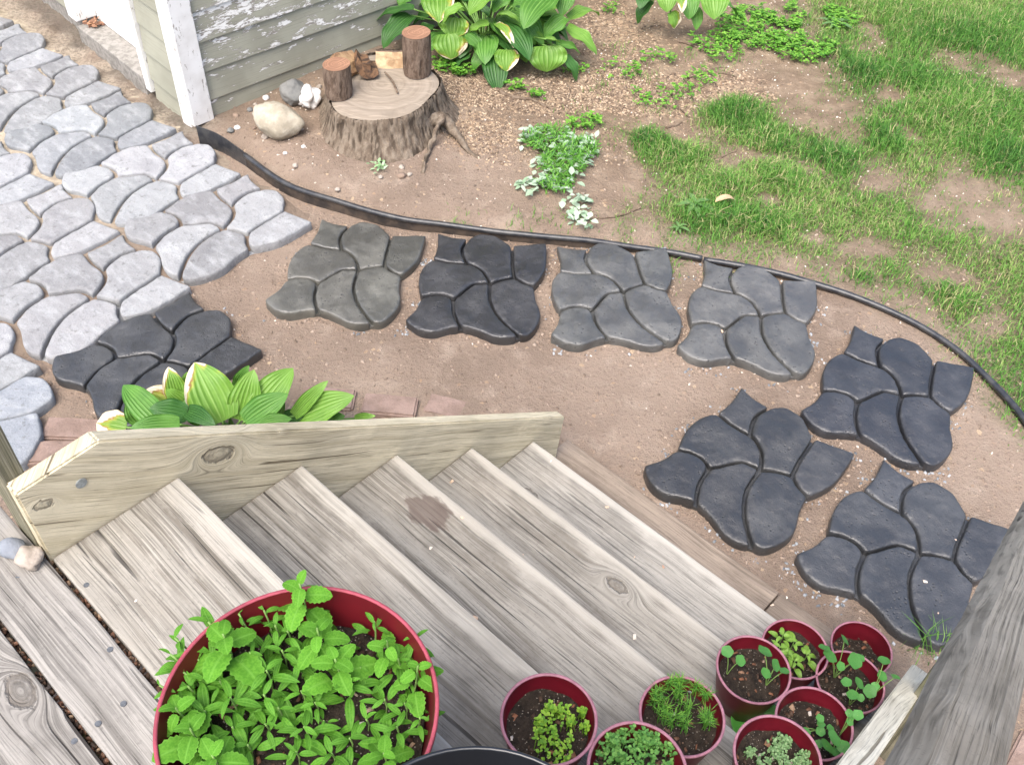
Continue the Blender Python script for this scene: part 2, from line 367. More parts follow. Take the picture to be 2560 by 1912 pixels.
xs = np.concatenate([-np.geomspace(60, 4.05, 26), np.arange(-4, 4.001, .03), np.geomspace(4.05, 60, 26)])
ys = np.concatenate([-np.geomspace(60, .6, 26), np.arange(-.5, 7.5, .03), np.geomspace(7.6, 80, 26)])
GX, GY = np.meshgrid(xs, ys); gx, gy = GX.ravel(), GY.ravel()
gz = gh(gx, gy) * sstep(14, 6, np.hypot(gx, gy - 2))
nx, ny = len(xs), len(ys); I = np.arange(nx * ny).reshape(ny, nx)
quads = np.stack([I[:-1, :-1].ravel(), I[:-1, 1:].ravel(), I[1:, 1:].ravel(), I[1:, :-1].ravel()], 1)
def groundmat():
    k = N('bare_soil', .15, .95); g = k.geo()
    n1 = k.noise(g, 1.4, 5, .55); n2 = k.noise(g, 9, 5, .6); n3 = k.noise(g, 55, 4, .65); n4 = k.noise(g, 240, 3, .6)
    c = k.mix((.315, .243, .188), (.225, .17, .13), k.ss(n1, .36, .64))
    c = k.mix(c, (.385, .31, .245), k.math('MULTIPLY', k.ss(n2, .5, .72), .6))
    c = k.mix(c, (.13, .092, .07), k.math('MULTIPLY', k.ss(n3, .54, .74), .55))
    c = k.mix(c, (.07, .05, .04), k.math('MULTIPLY', k.ss(n4, .62, .74), .4))
    lawn_a = k.attr('lawn'); c = k.mix(c, k.mix((.19, .135, .09), (.31, .235, .16), k.ss(n2, .35, .65)), k.math('MULTIPLY', k.attr('yard'), .75))
    c = k.mix(c, (.085, .10, .04), k.math('MULTIPLY', lawn_a, .65))
    v = k.vor(k.scale(g, (1., 1., .2)), 75, out='Color'); vx = k.xyz(v)
    ch = k.math('MULTIPLY', k.ss(k.math('ADD', vx[0], k.math('MULTIPLY', k.attr('chip'), .45)), .985, .998), 1.)
    c = k.mix(c, k.mix((.52, .40, .27), (.34, .23, .15), vx[1]), k.math('MULTIPLY', ch, .85))
    c = k.mix(c, k.mix((.42, .365, .29), (.24, .205, .16), k.ss(n3, .4, .62)), k.attr('sand'))
    c = k.mix(c, (.10, .085, .07), k.math('MULTIPLY', k.attr('damp'), .7))
    k.set('Base Color', c)
    k.bump(k.math('ADD', k.math('MULTIPLY', n3, .7), k.math('MULTIPLY', n4, .4)), .9, .022); return k.m
lw = ((gx + 1.62) * (-.707) + (gy - 4.20) * .707); off = -((gx + 1.62) * .707 + (gy - 4.20) * .707)
strip_w = sstep(-.2, .1, lw) * sstep(.62, .40, off) * sstep(-.2, .0, off)
dampv = sstep(-.2, .1, lw) * sstep(.10, .03, off + (fbm(gx * 8, gy * 8, 61) - .5) * .22) * sstep(-.1, 0, off)
outside = sstep(-.05, .3, -sdist(gx, gy, path_poly))
yard = outside * np.clip(sstep(-.5, .5, gx) * .6 + sstep(3.9, 4.5, gy) * .5, 0, 1)
ground = mk_np('ground', np.stack([gx, gy, gz], 1), quads, groundmat(), 'structure', smooth=True,
      attrs={'lawn': lawn(gx, gy), 'chip': blobs(gx, gy, chip_blobs[:8]), 'yard': yard, 'sand': np.clip(strip_w * (fbm(gx * 6, gy * 6, 71) * 1.5 - .1), 0, 1), 'damp': dampv})

# sand bed under the finished light paving
def sandmat():
    k = N('joint_sand', .15, .95); g = k.geo(); n = k.noise(g, 40, 5, .6); n2 = k.noise(g, 2.2, 4)
    X, Y, Z = k.xyz(g); c = k.mix((.42, .365, .28), (.30, .255, .195), k.ss(n, .35, .65)); w = k.math('ADD', k.math('SUBTRACT', k.math('MULTIPLY', X, .764), k.math('MULTIPLY', Y, .645)), k.math('MULTIPLY', n2, 1.2)); c = k.mix(c, (.17, .128, .098), k.math('MULTIPLY', k.ss(w, -3.6, -2.5), .9))
    k.set('Base Color', c); k.bump(n, .6, .015); return k.m


# ------------------------------------------------------------------ stone-pattern slabs
KP = {'P1': (-.2088, .2809), 'P2': (-.0651, .258), 'J1': (-.0487, .0848), 'J2': (.0608, -.0269), 'P3': (.1264, .2379), 'J3': (.1586, .0238), 'P4': (.2758, .2809), 'P5': (.2477, -.0147), 'P6': (.2117, -.3222), 'J4': (-.0749, -.1434), 'P7': (-.0192, -.3061), 'P8': (-.2546, -.294), 'P9': (-.2085, -.1541), 'P10': (-.2013, .0952)}
KE = {('P1', 'P2'): [(-.1397, .2566)], ('P2', 'J1'): [(-.0838, .1905), (-.0735, .1385)], ('J1', 'P10'): [(-.1254, .0826)], ('P10', 'P1'): [(-.1938, .1756)], ('P2', 'P3'): [(-.0238, .297), (.0485, .2941), (.0989, .2553)], ('P3', 'J3'): [(.1343, .1708), (.1439, .0863)], ('J3', 'J2'): [(.1065, .0044)], ('J2', 'J1'): [(.0332, .0314), (-.0096, .0744)], ('P3', 'P4'): [(.1986, .2565)], ('P4', 'P5'): [(.2864, .1719), (.2834, .0794)], ('P5', 'J3'): [(.2025, -.0061), (.1705, .0195)], ('J2', 'J4'): [(-.0027, -.0382), (-.0427, -.0976)], ('J4', 'P9'): [(-.1128, -.125), (-.1622, -.1308)], ('P9', 'P10'): [(-.2366, -.059), (-.2356, .0291)], ('J4', 'P7'): [(-.0633, -.216), (-.0418, -.2681)], ('P7', 'P8'): [(-.0665, -.3195), (-.1253, -.3513), (-.1905, -.3421)], ('P8', 'P9'): [(-.2209, -.228)], ('J2', 'P6'): [(.0729, -.1287), (.1134, -.2144), (.167, -.2788)], ('P6', 'P7'): [(.1745, -.3435), (.1184, -.3459), (.059, -.3221), (.0147, -.3069)], ('P5', 'P6'): [(.2601, -.0893), (.2893, -.1772), (.2798, -.251), (.2504, -.3092)]}
STONES = [['P1', 'P2', 'J1', 'P10'], ['P2', 'P3', 'J3', 'J2', 'J1'], ['P3', 'P4', 'P5', 'J3'], ['P10', 'J1', 'J2', 'J4', 'P9'], ['J2', 'J3', 'P5', 'P6'], ['J4', 'J2', 'P6', 'P7'], ['P9', 'J4', 'P7', 'P8']]
OUTL = ['P1', 'P2', 'P3', 'P4', 'P5', 'P6', 'P7', 'P8', 'P9', 'P10']
def outline(keys):
    pts = []
    for a, b in zip(keys, keys[1:] + keys[:1]):
        mid = KE[(a, b)] if (a, b) in KE else KE[(b, a)][::-1]
        q = smooth_path([(*KP[a], 0)] + [(*m, 0) for m in mid] + [(*KP[b], 0)], 8); pts += [(v.x, v.y) for v in q[:-1]]
    return resample(np.array(pts), .011)
def resample(P, step):
    Q = np.vstack([P, P[:1]]); d = np.r_[0, np.cumsum(np.hypot(*np.diff(Q, axis=0).T))]; n = max(12, int(d[-1] / step))
    t = np.linspace(0, d[-1], n, endpoint=False); R_ = np.stack([np.interp(t, d, Q[:, 0]), np.interp(t, d, Q[:, 1])], 1)
    for _ in range(2): R_ = .5 * R_ + .25 * (np.roll(R_, 1, 0) + np.roll(R_, -1, 0))
    a = np.sum(R_[:, 0] * np.roll(R_[:, 1], -1) - R_[:, 1] * np.roll(R_[:, 0], -1))
    return R_ if a > 0 else R_[::-1]
def inset(P, d):
    t = np.roll(P, -1, 0) - np.roll(P, 1, 0); t /= np.linalg.norm(t, axis=1)[:, None] + 1e-9
    return P + np.stack([-t[:, 1], t[:, 0]], 1) * d
from mathutils.geometry import delaunay_2d_cdt
def stone_mesh(name, P, mat, seed, base=-.03, top=.045, gap=.0055, rnd=.011):
    Q = inset(P, gap); Q = .6 * Q + .2 * (np.roll(Q, 1, 0) + np.roll(Q, -1, 0)); n = len(Q)
    cand = []
    for d in (.0025, .006, .011, .017):
        cand.append(inset(Q, d) if d > .004 else inset(Q, d))
    gx_, gy_ = np.meshgrid(np.arange(Q[:, 0].min(), Q[:, 0].max(), .012), np.arange(Q[:, 1].min(), Q[:, 1].max(), .012))
    gr = np.stack([gx_.ravel(), gy_.ravel()], 1) + np.random.default_rng(int(seed * 7)).uniform(-.002, .002, (gx_.size, 2))
    keep = []
    for d, c in zip((.0025, .006, .011, .017), cand):
        sd_ = sdist(c[:, 0], c[:, 1], Q); keep.append(c[sd_ > d * .85][:: 1 if d < .009 else 2])
    sd_ = sdist(gr[:, 0], gr[:, 1], Q); keep.append(gr[sd_ > .023])
    pts = np.vstack([Q] + keep)
    vo, _, fo, ov, _, _ = delaunay_2d_cdt([Vector(p) for p in pts], [(i, (i + 1) % n) for i in range(n)], [list(range(n))], 1, 1e-6)
    vo = np.array([tuple(v) for v in vo]); dd = np.maximum(0, sdist(vo[:, 0], vo[:, 1], Q))
    V = []
    for (x, y), d in zip(vo, dd):
        t = min(1, d / rnd); z = top - rnd * .72 * (1 - math.sqrt(max(0, 1 - (1 - t) ** 2)))
        z += .005 * noise.noise((x * 11 + seed * 5, y * 11, seed)) * min(1, d / .03) + .0030 * noise.noise((x * 36 + seed, y * 36, 4)) + .0020 * noise.noise((x * 95 + seed, y * 95, 8))
        V.append((x, y, z))
    Fc = [tuple(f) for f in fo]
    new = {}
    for k, lst in enumerate(ov):
        for a_ in lst:
            if a_ < n: new[a_] = k
    ids = [new[i] for i in range(n)]; o0 = len(V)
    for lvl, zz in enumerate((.018, .0, base)):
        for i in range(n):
            x, y, z = V[ids[i]]; w = .0018 * noise.noise((x * 50 + seed, y * 50, zz * 60)); V.append((x + w, y + w, zz))
    rings_ = [ids] + [[o0 + l * n + i for i in range(n)] for l in range(3)]
    for a_, b_ in zip(rings_, rings_[1:]):
        for i in range(n): Fc.append((a_[(i + 1) % n], a_[i], b_[i], b_[(i + 1) % n]))
    return mesh(name, V, Fc, mat, True)
def base_mesh(name, P, mat, top):
    q = inset(P, .010); n = len(q); V = [(x, y, -.03) for x, y in q] + [(x, y, top) for x, y in q]
    Fc = [(k, (k + 1) % n, n + (k + 1) % n, n + k) for k in range(n)] + [tuple(range(n, 2 * n))]
    return mesh(name, V, Fc, mat)
OUT = [outline(s) for s in STONES]; SLAB = outline(OUTL)
SM = {'dark': [stone_mesh('stone', P, M['dark'], i * 1.7) for i, P in enumerate(OUT)], 'light': [stone_mesh('stone', P, M['light'], 20 + i * 1.3, gap=.0075) for i, P in enumerate(OUT)]}
BM_ = {'dark': base_mesh('slab_base', SLAB, M['dark'], .016), 'light': base_mesh('slab_base', SLAB, M['light'], .004)}
def slab(kind, x, y, th, col, label, group, z=0., skip=(), jit=.0):
    o = bpy.data.objects.new('paver_slab', BM_[kind]); link(o); o.location = (x, y, z); o.rotation_euler = (0, 0, th); o.scale = (1, 1, 1) if kind == 'dark' else (1.045, 1.045, 1); o.color = (*col, 1)
    tag(o, label, 'paving slab', group, 'thing')
    for i, me in enumerate(SM[kind]):
        if i in skip: continue
        s = bpy.data.objects.new('stone', me); link(s, o)
        v = 1 + random.uniform(-jit, jit); pk = random.random() * jit
        s.color = (col[0] * v * (1 + .08 * pk), col[1] * v * (1 - .06 * pk), col[2] * v, 1)
        s.rotation_euler = (random.gauss(0, .008), random.gauss(0, .008), 0); s.location = (0, 0, random.gauss(0, .0012))
    return o
DK = [(-.718, 3.159, -.161, (.066, .066, .058), 'olive grey damp slab touching the light paving, first in the row along the edging'),
      (-.171, 3.111, -.065, (.021, .0215, .023), 'dark blue-black damp slab, second in the row along the edging'),
      (.377, 3.095, .037, (.064, .066, .064), 'mid grey slab, third in the row along the black edging'),
      (.938, 3.0, -.21, (.064, .065, .063), 'mid grey slab, fourth in the row, under the edging bend'),
      (1.423, 2.607, -.473, (.023, .0245, .028), 'bluish dark slab nearest the right curve of the edging'),
      (.848, 2.222, -.686, (.029, .030, .031), 'charcoal slab alone on the soil in front of the bottom step'),
      (1.32, 1.903, -.655, (.034, .036, .039), 'dark slab partly hidden by the handrail at right'),
      (-1.341, 2.602, -.715, (.027, .0285, .030), 'dark damp slab behind the hosta, next to the light paving')]
for x, y, th, c, lab in DK: slab('dark', x, y, th, c, lab, 'dark freshly cast slabs', z=.0, jit=.12)
VX = Vector((.392, -.331)); UX = Vector((.418, .478)); A0 = Vector((-1.721, 2.941))
ordw = ['first', 'second', 'third', 'fourth', 'fifth', 'sixth', 'seventh']
rows = {1: ('garage-side', 0, -6), 0: ('middle', 0, -6), -1: ('deck-side', 0, -5), -2: ('outer', -1, -4)}
pal = [(.24, .252, .258), (.225, .24, .25), (.245, .248, .248), (.262, .272, .276), (.215, .228, .238), (.25, .256, .258)]
for j, (rn, a, b) in rows.items():
    for n, i in enumerate(range(a, b - 1, -1)):
        p = A0 + UX * j + VX * i
        lab = 'dry light grey slab, %s from the dark slabs in the %s row of the walkway' % (ordw[n], rn)
        slab('light', p.x + random.gauss(0, .006), p.y + random.gauss(0, .006), -.725 + random.gauss(0, .015), random.choice(pal), lab, 'light walkway slabs', jit=.22)
# broken slab piece by the deck post
z6 = lambda L: np.array([tuple(at(x / 3.06 / DS, (880 + y / 3.06) / DS, .045)[:2]) for x, y in L])
bp = empty('paver_slab', (*z6([(150, 480)])[0], 0), 'broken bluish grey half slab beside the red brick and the deck post', 'paving slab', 'light walkway slabs')
bp['kind'] = 'thing'
for L in ([(-160, 330), (0, 285), (180, 175), (330, 185), (392, 250), (415, 338), (285, 440), (130, 490), (-160, 540)], [(-160, 550), (130, 488), (290, 442), (328, 620), (235, 790), (150, 865), (40, 830), (-160, 760)]):
    P = resample(z6(L) - np.array(bp.location[:2]), .011)
    o = bpy.data.objects.new('stone', stone_mesh('stone', P, M['light'], 77 + len(L), gap=.003)); link(o, bp); o.color = (.25, .27, .295, 1)

# sand between the light slabs (slightly uneven sheet)
sp = [tuple((A0 + UX * a + VX * b)[:]) for a, b in ((1.62, .50), (1.6, -6.8), (-2.6, -6.5), (-2.6, -1.2), (-1.5, .35), (.45, .52), (.62, .62))]
sx = np.arange(-5.5, -.9, .04); sy = np.arange(1.6, 6.6, .04); SX, SY = np.meshgrid(sx, sy)
dd = sdist(SX.ravel(), SY.ravel(), sp) + (fbm(SX.ravel() * 5, SY.ravel() * 5, 88) - .5) * .12
szz = np.minimum(.022, -.012 + np.clip(dd, -.05, .2) * .2) + (fbm(SX.ravel() * 7, SY.ravel() * 7, 89) - .55) * .02
I = np.arange(SX.size).reshape(SX.shape); q = np.stack([I[:-1, :-1].ravel(), I[:-1, 1:].ravel(), I[1:, 1:].ravel(), I[1:, :-1].ravel()], 1)
q = q[(dd[q] > -.02).all(1)]
mk_np('sand_bed', np.stack([SX.ravel(), SY.ravel(), szz + np.where(dd > 0, gh(SX.ravel(), SY.ravel()) * .3, -.01)], 1), q, sandmat(), 'structure', smooth=True)

# ------------------------------------------------------------------ wood boards
def board(name, L, W, T, mat, parent, mtx, bev=.004, worn=.0012, cuts=20, seed=None):
    """x = length, y = width, z = thickness, top face at z=0"""
    bm = bmesh.new(); bmesh.ops.create_cube(bm, size=1)
    for v in bm.verts: v.co = Vector((v.co.x * L, v.co.y * W, (v.co.z - .5) * T))
    bmesh.ops.bevel(bm, geom=bm.edges[:], offset=bev, segments=2, affect='EDGES', profile=.6)
    if cuts:
        lo = [e for e in bm.edges if abs(e.verts[0].co.x - e.verts[1].co.x) > L * .5]
        bmesh.ops.subdivide_edges(bm, edges=lo, cuts=cuts)
    s = seed if seed is not None else random.random() * 100
    for v in bm.verts:
        c = v.co; n = noise.noise_vector((c.x * 9 + s, c.y * 14, c.z * 14 + s)); c += Vector((0, n.y, n.z)) * worn
        c.z += .0018 * math.sin(c.x * 2.1 + s)
    me = bpy.data.meshes.new(name); bm.to_mesh(me); bm.free(); me.materials.append(mat)
    me.polygons.foreach_set('use_smooth', [False] * len(me.polygons))
    o = bpy.data.objects.new(name, me); link(o, parent)
    m = mtx.copy()
    if parent is not None: m = Matrix.Translation(-Vector(parent.location)) @ m
    o.matrix_basis = m; return o
def frame(org, X, Z):
    X = Vector(X).normalized(); Z = Vector(Z); Y = Z.cross(X).normalized(); Z = X.cross(Y)
    m = Matrix((X, Y, Z)).transposed().to_4x4(); m.translation = org; return m
UPV = Vector((0, 0, 1))
WE = 1.285
stairs = empty('wooden_stairs', ST(.5, .64, 0), 'weathered wooden stairs with cream side boards leading down to the soil', 'stairs')
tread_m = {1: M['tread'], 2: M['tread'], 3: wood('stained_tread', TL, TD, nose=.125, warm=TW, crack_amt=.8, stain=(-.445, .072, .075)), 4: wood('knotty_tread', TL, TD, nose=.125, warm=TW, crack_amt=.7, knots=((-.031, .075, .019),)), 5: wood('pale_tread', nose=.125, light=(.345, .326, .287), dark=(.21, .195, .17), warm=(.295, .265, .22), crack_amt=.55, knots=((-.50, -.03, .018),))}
for k in range(1, 6):
    s1 = (k - 1) * RUN
    z = DECK - (k - 1) * RISE
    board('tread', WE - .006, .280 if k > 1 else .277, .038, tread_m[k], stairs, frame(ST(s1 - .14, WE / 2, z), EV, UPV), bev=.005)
for e0, e1 in ((-.03, .86), (.865, 1.32)):
    board('bottom_sill', e1 - e0, .20, .06, M['dusty'], stairs, frame(ST(1.27, (e0 + e1) / 2, .028), EV, UPV), bev=.006)
sl = Vector((SV.x * RUN, SV.y * RUN, -RISE)).normalized()
def stringer(e0, e1, mat):
    prof = [(-.282, 1.27), (-.117, 1.279), (.25, 1.008), (1.30, .226), (1.272, .0), (1.13, -.01), (-.282, 1.04 - .14)]
    org = ST(.5, (e0 + e1) / 2, .66); fr = frame(org, sl, SV.cross(sl).cross(sl) if False else EV); inv = fr.inverted()
    bm = bmesh.new(); A = [bm.verts.new(inv @ ST(s, e0, z)) for s, z in prof]; B = [bm.verts.new(inv @ ST(s, e1, z)) for s, z in prof]
    bm.faces.new(A); bm.faces.new(B[::-1]); n = len(prof)
    for i in range(n): bm.faces.new((A[i], B[i], B[(i + 1) % n], A[(i + 1) % n]))
    bmesh.ops.recalc_face_normals(bm, faces=bm.faces)
    bmesh.ops.bevel(bm, geom=bm.edges[:], offset=.004, segments=2, affect='EDGES')
    me = bpy.data.meshes.new('side_board'); bm.to_mesh(me); bm.free(); me.materials.append(mat)
    o = bpy.data.objects.new('side_board', me); link(o, stairs); o.matrix_basis = Matrix.Translation(-Vector(stairs.location)) @ fr; return o
fr0 = frame(ST(.5, -.02, .66), sl, EV); kn = fr0.inverted() @ ST(.105, 0, 1.068); kn2 = fr0.inverted() @ ST(-.24, 0, 1.222)
M['stringer_k'] = wood('cream_board_knot', (.62, .555, .40), (.48, .42, .285), crack=(.12, .095, .06), ring=34, crack_amt=.85, knots=((kn.x, kn.y, .024), (kn2.x, kn2.y, .012)), weather=.6)
so = stringer(-.038, 0, M['stringer_k']); tag(so, 'cream weathered side board with a dark knot')
stringer(WE, WE + .056, M['stringer'])
# nail and screw heads on the far side board
def disc(r, n=10, h=.002):
    V = [(math.cos(2 * math.pi * i / n) * r, math.sin(2 * math.pi * i / n) * r, h) for i in range(n)] + [(math.cos(2 * math.pi * i / n) * r, math.sin(2 * math.pi * i / n) * r, -.002) for i in range(n)]
    return V, [tuple(range(n))] + [(i, n + i, n + (i + 1) % n, (i + 1) % n) for i in range(n)]
nailv, nailf = disc(.0055); nail_me = mesh('nail', nailv, nailf, M['nail']); bolt_me = mesh('bolt', *disc(.011, 14, .002), plain('bolt_zinc', (.26, .28, .27), .6, .4, .3, 150))
def nail(p, parent, me=None, nrm=UPV, name='nail'):
    o = bpy.data.objects.new(name, me or nail_me); link(o, parent)
    o.matrix_basis = Matrix.Translation(p - Vector(parent.location)) @ nrm.to_track_quat('Z', 'Y').to_matrix().to_4x4(); return o
nail(ST(-.175, .0005, 1.208), stairs, bolt_me, EV, 'bolt')

# ------------------------------------------------------------------ deck
deck = empty('wooden_deck', ST(-1.2, .6, 0), 'grey weathered plank deck with debris in the gaps at the lower left', 'deck')
sb = -.288
dk_knot = wood('deck_knot', (.29, .274, .248), (.165, .154, .138), crack_amt=.9, knots=((-.48, .03, .024),))
for i in range(14):
    w = .121
    ee0, ee1 = -.62, 2.0
    board('deck_board', ee1 - ee0, w, .036, M['deckb'] if i != 1 else dk_knot, deck, frame(ST(sb - w / 2, (ee0 + ee1) / 2, DECK), EV, UPV), bev=.004, worn=.0018, cuts=40)
    sb -= w + .0095
for a, b in ((-.32, -.61), (-1.2, -.61), (-.32, 1.97), (-1.2, 1.97), (-2.0, .6)):
    board('joist', 1.75, .04, .18, M['post'], deck, frame(ST(-1.17, b if a < -.3 and a > -1 else b * .5, DECK - .04), SV, UPV), cuts=0)
for s, e in ((-.36, -.55), (-.36, 1.9), (-2.0, -.55), (-2.0, 1.9), (-.36, .65)):
    board('support_post', DECK - .04, .09, .09, M['post'], deck, frame(ST(s, e, (DECK - .04) / 2), UPV, EV), cuts=0)
for x, y in ((45, 1440), (274, 1622 * .992), (309, 1760 * .972), (244, 1810 * .972), (186, 1854 * .972), (130, 1490 * .972)):
    pass
for x, y in ((40, 1244), (238, 1403), (267, 1520), (212, 1563), (161, 1601)): nail(at(x, y, DECK), deck)
nail(at(187, 1264, DECK), stairs)
# rail post at the left of the stairs, with the short rail above
rp = empty('rail_post', ST(-.265, -.083, DECK - .6), 'dark mossy square post behind the upper end of the cream side board', 'post')
board('post_shaft', 1.75, .041, .088, M['post'], rp, frame(ST(-.265, -.0395, DECK + .275), UPV, EV), cuts=10)
# the stair handrail on the right
hr = empty('handrail', ST(.4, 1.37, 0), 'thick worn grey timber handrail sloping across the lower right corner', 'handrail')
def rail_beam():
    d = ray(2735 / DS, 925 / DS).normalized(); h = d.cross(UPV).normalized(); u = h.cross(d)
    org = CC + ray(2397 / DS, 1768 / DS).normalized() * .98; fr = frame(org, d, u)
    # worn two-by-four profile: rounded left shoulder, ridge, flat worn top (y, z)
    prof = [(.020, -.060), (.026, -.045), (.029, -.030), (.022, -.014), (.006, -.001), (-.012, .000), (-.034, -.001), (-.046, -.005), (-.051, -.012), (-.051, -.060)]
    n = len(prof); V = []; Fc = []; L = np.linspace(-.52, 2.0, 70)
    for x in L:
        for y, z in prof:
            w = noise.noise((x * 3, y * 40, z * 40)) * .0022 + noise.noise((x * 14, y * 60, z * 60)) * .0012
            V.append((x, y + w, z + w))
    for i in range(len(L) - 1):
        for k in range(n): Fc.append((i * n + k, i * n + (k + 1) % n, (i + 1) * n + (k + 1) % n, (i + 1) * n + k))
    Fc += [tuple(range(n))[::-1], tuple((len(L) - 1) * n + k for k in range(n))]
    o = bpy.data.objects.new('rail', mesh('rail', V, Fc, M['rail'], False)); link(o, hr); o.matrix_basis = Matrix.Translation(-Vector(hr.location)) @ fr
rail_beam()
board('rail_post', 1.18, .088, .088, M['post'], hr, frame(ST(-.36, 1.372, DECK + .59), UPV, SV), cuts=8)
board('rail_post', .80, .088, .088, M['post'], hr, frame(ST(1.22, 1.372, .40), UPV, SV), cuts=8)

# ------------------------------------------------------------------ garage
def sidingmat():
    k = N('peeling_sage_paint', .25, .7); o = k.obj(); oc = k.ocol(); am = k.xyz(oc)[0]
    n = k.noise(k.scale(o, (2.2, 7., 7.)), 3.0, 6, .68, .3); f = k.noise(k.scale(o, (2., 14., 14.)), 14, 4, .7)
    w = k.noise(k.scale(o, (1.3, 90., 90.)), 3, 3, .6)
    c = k.mix((.345, .345, .275), (.285, .285, .225), k.ss(k.noise(o, 4, 4), .35, .65))
    c = k.mix(c, (.16, .155, .12), k.math('MULTIPLY', k.ss(w, .55, .66), .35))
    pm = k.math('ADD', k.math('ADD', k.math('MULTIPLY', n, .75), k.math('MULTIPLY', f, .25)), am)
    c = k.mix(c, k.mix((.36, .34, .30), (.20, .18, .155), k.ss(w, .4, .6)), k.ss(pm, .685, .70))
    c = k.mix(c, (.74, .74, .71), k.math('MULTIPLY', k.ss(pm, .705, .72), k.ss(k.noise(k.scale(o, (1., 3., 3.)), 25, 3), .62, .52)))
    k.set('Base Color', c); k.bump(k.math('SUBTRACT', k.math('MULTIPLY', w, .3), k.math('MULTIPLY', k.ss(pm, .69, .71), .7)), .4, .004); return k.m
def whitemat():
    k = N('chipped_white_paint', .3, .6); o = k.obj(); n = k.noise(k.scale(o, (11., 2.6, 11.)), 5, 6, .72, .4)
    c = k.mix((.76, .76, .74), (.60, .59, .56), k.ss(k.noise(o, 6, 4), .4, .7)); c = k.mix(c, (.33, .31, .28), k.ss(n, .60, .63))
    k.set('Base Color', c); k.bump(k.ss(n, .60, .64), .3, .003); return k.m
M['siding'] = sidingmat(); M['white'] = whitemat(); M['door'] = plain('white_door', (.80, .80, .79), .45, .4, .04, 3)
M['sill'] = plain('sill_concrete', (.30, .285, .26), .9, .2, .0, 40, .4, 120, (.20, .19, .17))
M['roof'] = plain('shingle_grey', (.10, .10, .10), .9, .2, .4, 30, .5, 60)
GC = Vector((-1.625, 4.195, 0)); LW = Vector((-.7071, .7071, 0)); RW = Vector((.7071, .7071, 0)); NL = -RW; NR = -LW
garage = empty('garage', GC, 'sage green clapboard garage with white trim and peeling paint at upper left', 'garage')
def wallp(d, a, out, z): return GC + d * a + (NL if d is LW else NR) * out + UPV * z
def gbox(name, d, a0, a1, o0, o1, z0, z1, mat, bev=.003, parent=garage):
    n = NL if d is LW else NR; X = UPV.cross(n)
    return board(name, (a1 - a0), (z1 - z0), (o1 - o0), mat, parent, frame(wallp(d, (a0 + a1) / 2, o1, (z0 + z1) / 2), X, n), bev=bev, worn=.0006, cuts=6)
gbox('wall_core', LW, .04, 3.6, -3.6, -.14, .0, 2.5, M['siding'], parent=garage)
gbox('foundation', RW, .02, 3.6, -.13, -.012, -.1, .118, M['sill']); gbox('foundation', LW, .02, .42, -.14, -.012, -.1, .10, M['sill']); gbox('foundation', LW, 1.16, 3.6, -.14, -.012, -.1, .13, M['sill'])
gbox('wall_sheathing', LW, .02, .42, -.139, -.02, .101, 2.5, M['siding']); gbox('wall_sheathing', LW, 1.16, 3.6, -.139, -.02, .131, 2.5, M['siding'])
EXPO = .148
def siding(d, a0, a1, z0, first_amt):
    n = NL if d is LW else NR; Z = (n + UPV * .075).normalized(); X = UPV.cross(n)
    i = 0
    while z0 + i * EXPO < 2.42:
        zz = z0 + i * EXPO
        o = board('siding_board', a1 - a0, EXPO + .02, .014, M['siding'], garage, frame(wallp(d, (a0 + a1) / 2, .012, zz + (EXPO + .02) / 2), X, Z), bev=.002, worn=.0006, cuts=14)
        o.color = (first_amt[min(i, len(first_amt) - 1)], 0, 0, 1); i += 1
siding(RW, .085, 3.6, -.025, [.10, .12, .16, .215, .16, .13, .11, .08]); siding(LW, .085, .365, -.033, [.02, -.01, -.03]); siding(LW, 1.255, 3.6, .14, [.0, -.02])
gbox('corner_trim', RW, -.022, .088, .0, .034, .03, 2.45, M['white']); gbox('corner_trim', LW, .003, .085, .0, .0215, .0, 2.45, M['white'])
gbox('door_trim', LW, .368, .42, -.10, .03, .04, 2.2, M['white']); gbox('door_trim', LW, 1.145, 1.245, -.10, .03, .12, 2.2, M['white']); gbox('door_trim', LW, .421, 1.144, -.10, .03, 2.1, 2.2, M['white'])
door = gbox('door', LW, .421, 1.144, -.135, -.085, .105, 2.099, M['door'])
gbox('door_sill', LW, .421, 1.144, -.138, .035, -.05, .10, M['sill'], .006)
kp = bpy.data.objects.new('handle', mesh('handle', *disc(.028, 14, .05), M['nail'])); link(kp, door); kp.location = (.28, -.12, 0)
for sgn in (0, 1):
    a, b = (-.15, 1.92) if sgn == 0 else (1.92, 3.75)
    V = [wallp(LW, -.15, .15 if sgn == 0 else -1.8, 2.5 if sgn == 0 else 3.2), wallp(LW, 3.75, .15 if sgn == 0 else -1.8, 2.5 if sgn == 0 else 3.2), wallp(LW, 3.75, -1.8 if sgn == 0 else -3.75, 3.2 if sgn == 0 else 2.5), wallp(LW, -.15, -1.8 if sgn == 0 else -3.75, 3.2 if sgn == 0 else 2.5)]
    V = V + [v + UPV * .06 for v in V]
    mk('roof', V, [(0, 1, 2, 3), (7, 6, 5, 4), (0, 4, 5, 1), (1, 5, 6, 2), (2, 6, 7, 3), (3, 7, 4, 0)], M['roof'], garage)

